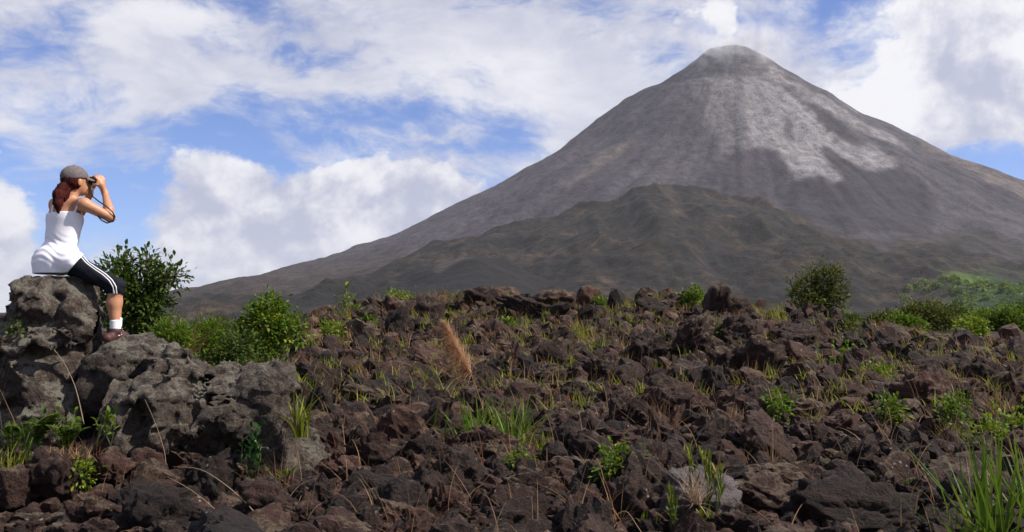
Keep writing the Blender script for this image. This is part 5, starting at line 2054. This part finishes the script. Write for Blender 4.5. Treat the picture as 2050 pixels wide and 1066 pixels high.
    mb.tube([rh * -.03 + uh * .006, rh * .03 + uh * .006], .012, 8)
    mb.tube([rh * -.03 + uh * .006 + fh * .03, rh * .03 + uh * .006 + fh * .03], .009, 8)
    mb.build('bridge', M_BLACK, bino)
    mb = MB()
    mb.tube([uh * .02 - fh * .01, uh * .02 + fh * .02], .010, 10)
    mb.build('focus_wheel', M_BLACK, bino)
    mb = MB()

    def LB(px_, py_, dy):
        return np.array(L(px_, py_, dy)) - BC
    mb.tube([rh * .05 - fh * .03, LB(182, 378, .03), LB(186, 394, .03), LB(197, 403, .0), LB(212, 413, -.01), LB(225, 424, -.005), LB(230, 434, .01),
             LB(225, 444, .02), LB(214, 447, .01), LB(203, 441, -.02), LB(196, 433, -.04)], .006, 6)
    mb.build('strap', M_BLACK, bino)


person()


# ------------------------------------------------------------------ steam at the crater and the air between
def steam():
    m = bpy.data.materials.new('steam')
    m.use_nodes = True
    g = N(m.node_tree)
    g.nodes.clear()
    out = g.new('ShaderNodeOutputMaterial')
    pv = g.new('ShaderNodeVolumePrincipled')
    pv.inputs['Color'].default_value = (0.95, 0.95, 0.97, 1)
    pos = g.new('ShaderNodeTexCoord').outputs['Object']
    n = g.noise(pos, 0.016, 5, 0.6)
    ln = g.new('ShaderNodeVectorMath', operation='LENGTH')
    mp = g.new('ShaderNodeMapping')
    mp.inputs['Scale'].default_value = (1 / 230, 1 / 150, 1 / 130)
    g.link(pos, mp.inputs['Vector'])
    g.link(mp.outputs[0], ln.inputs[0])
    fall = g.ramp(ln.outputs['Value'], 0.25, 1.0, 1.0, 0.0)
    g.link(g.math('MULTIPLY', g.math('MULTIPLY', g.ramp(n, 0.42, 0.68), fall), 0.020), pv.inputs['Density'])
    g.link(pv.outputs[0], out.inputs['Volume'])
    bm = bmesh.new()
    bmesh.ops.create_icosphere(bm, subdivisions=3, radius=1.0)
    for v in bm.verts:
        v.co = Vector((v.co.x * 230, v.co.y * 150, v.co.z * 130))
    me = bpy.data.meshes.new('steam')
    bm.to_mesh(me)
    bm.free()
    o = obj('steam', me, m, None, (VPK.x - 10, VPK.y - 90, VPK.z - 30))
    tag(o, 'thin drifting steam around the summit of the volcano', 'steam', kind='stuff')


steam()


def haze():
    m = bpy.data.materials.new('haze_air')
    m.use_nodes = True
    g = N(m.node_tree)
    g.nodes.clear()
    out = g.new('ShaderNodeOutputMaterial')
    pv = g.new('ShaderNodeVolumePrincipled')
    pv.inputs['Color'].default_value = (0.86, 0.88, 0.96, 1)
    pv.inputs['Density'].default_value = 0.000030
    pv.inputs['Anisotropy'].default_value = 0.2
    g.link(pv.outputs[0], out.inputs['Volume'])
    bm = bmesh.new()
    bmesh.ops.create_cube(bm, size=1.0)
    z0, z1 = -8.0, VPK.z + 160
    for v in bm.verts:
        v.co = Vector((v.co.x * 90000, v.co.y * 90000, z0 + (v.co.z + .5) * (z1 - z0)))
    me = bpy.data.meshes.new('haze')
    bm.to_mesh(me)
    bm.free()
    tag(obj('haze', me, m), 'thin pale haze between the viewer and the volcano', 'haze', kind='stuff')


haze()
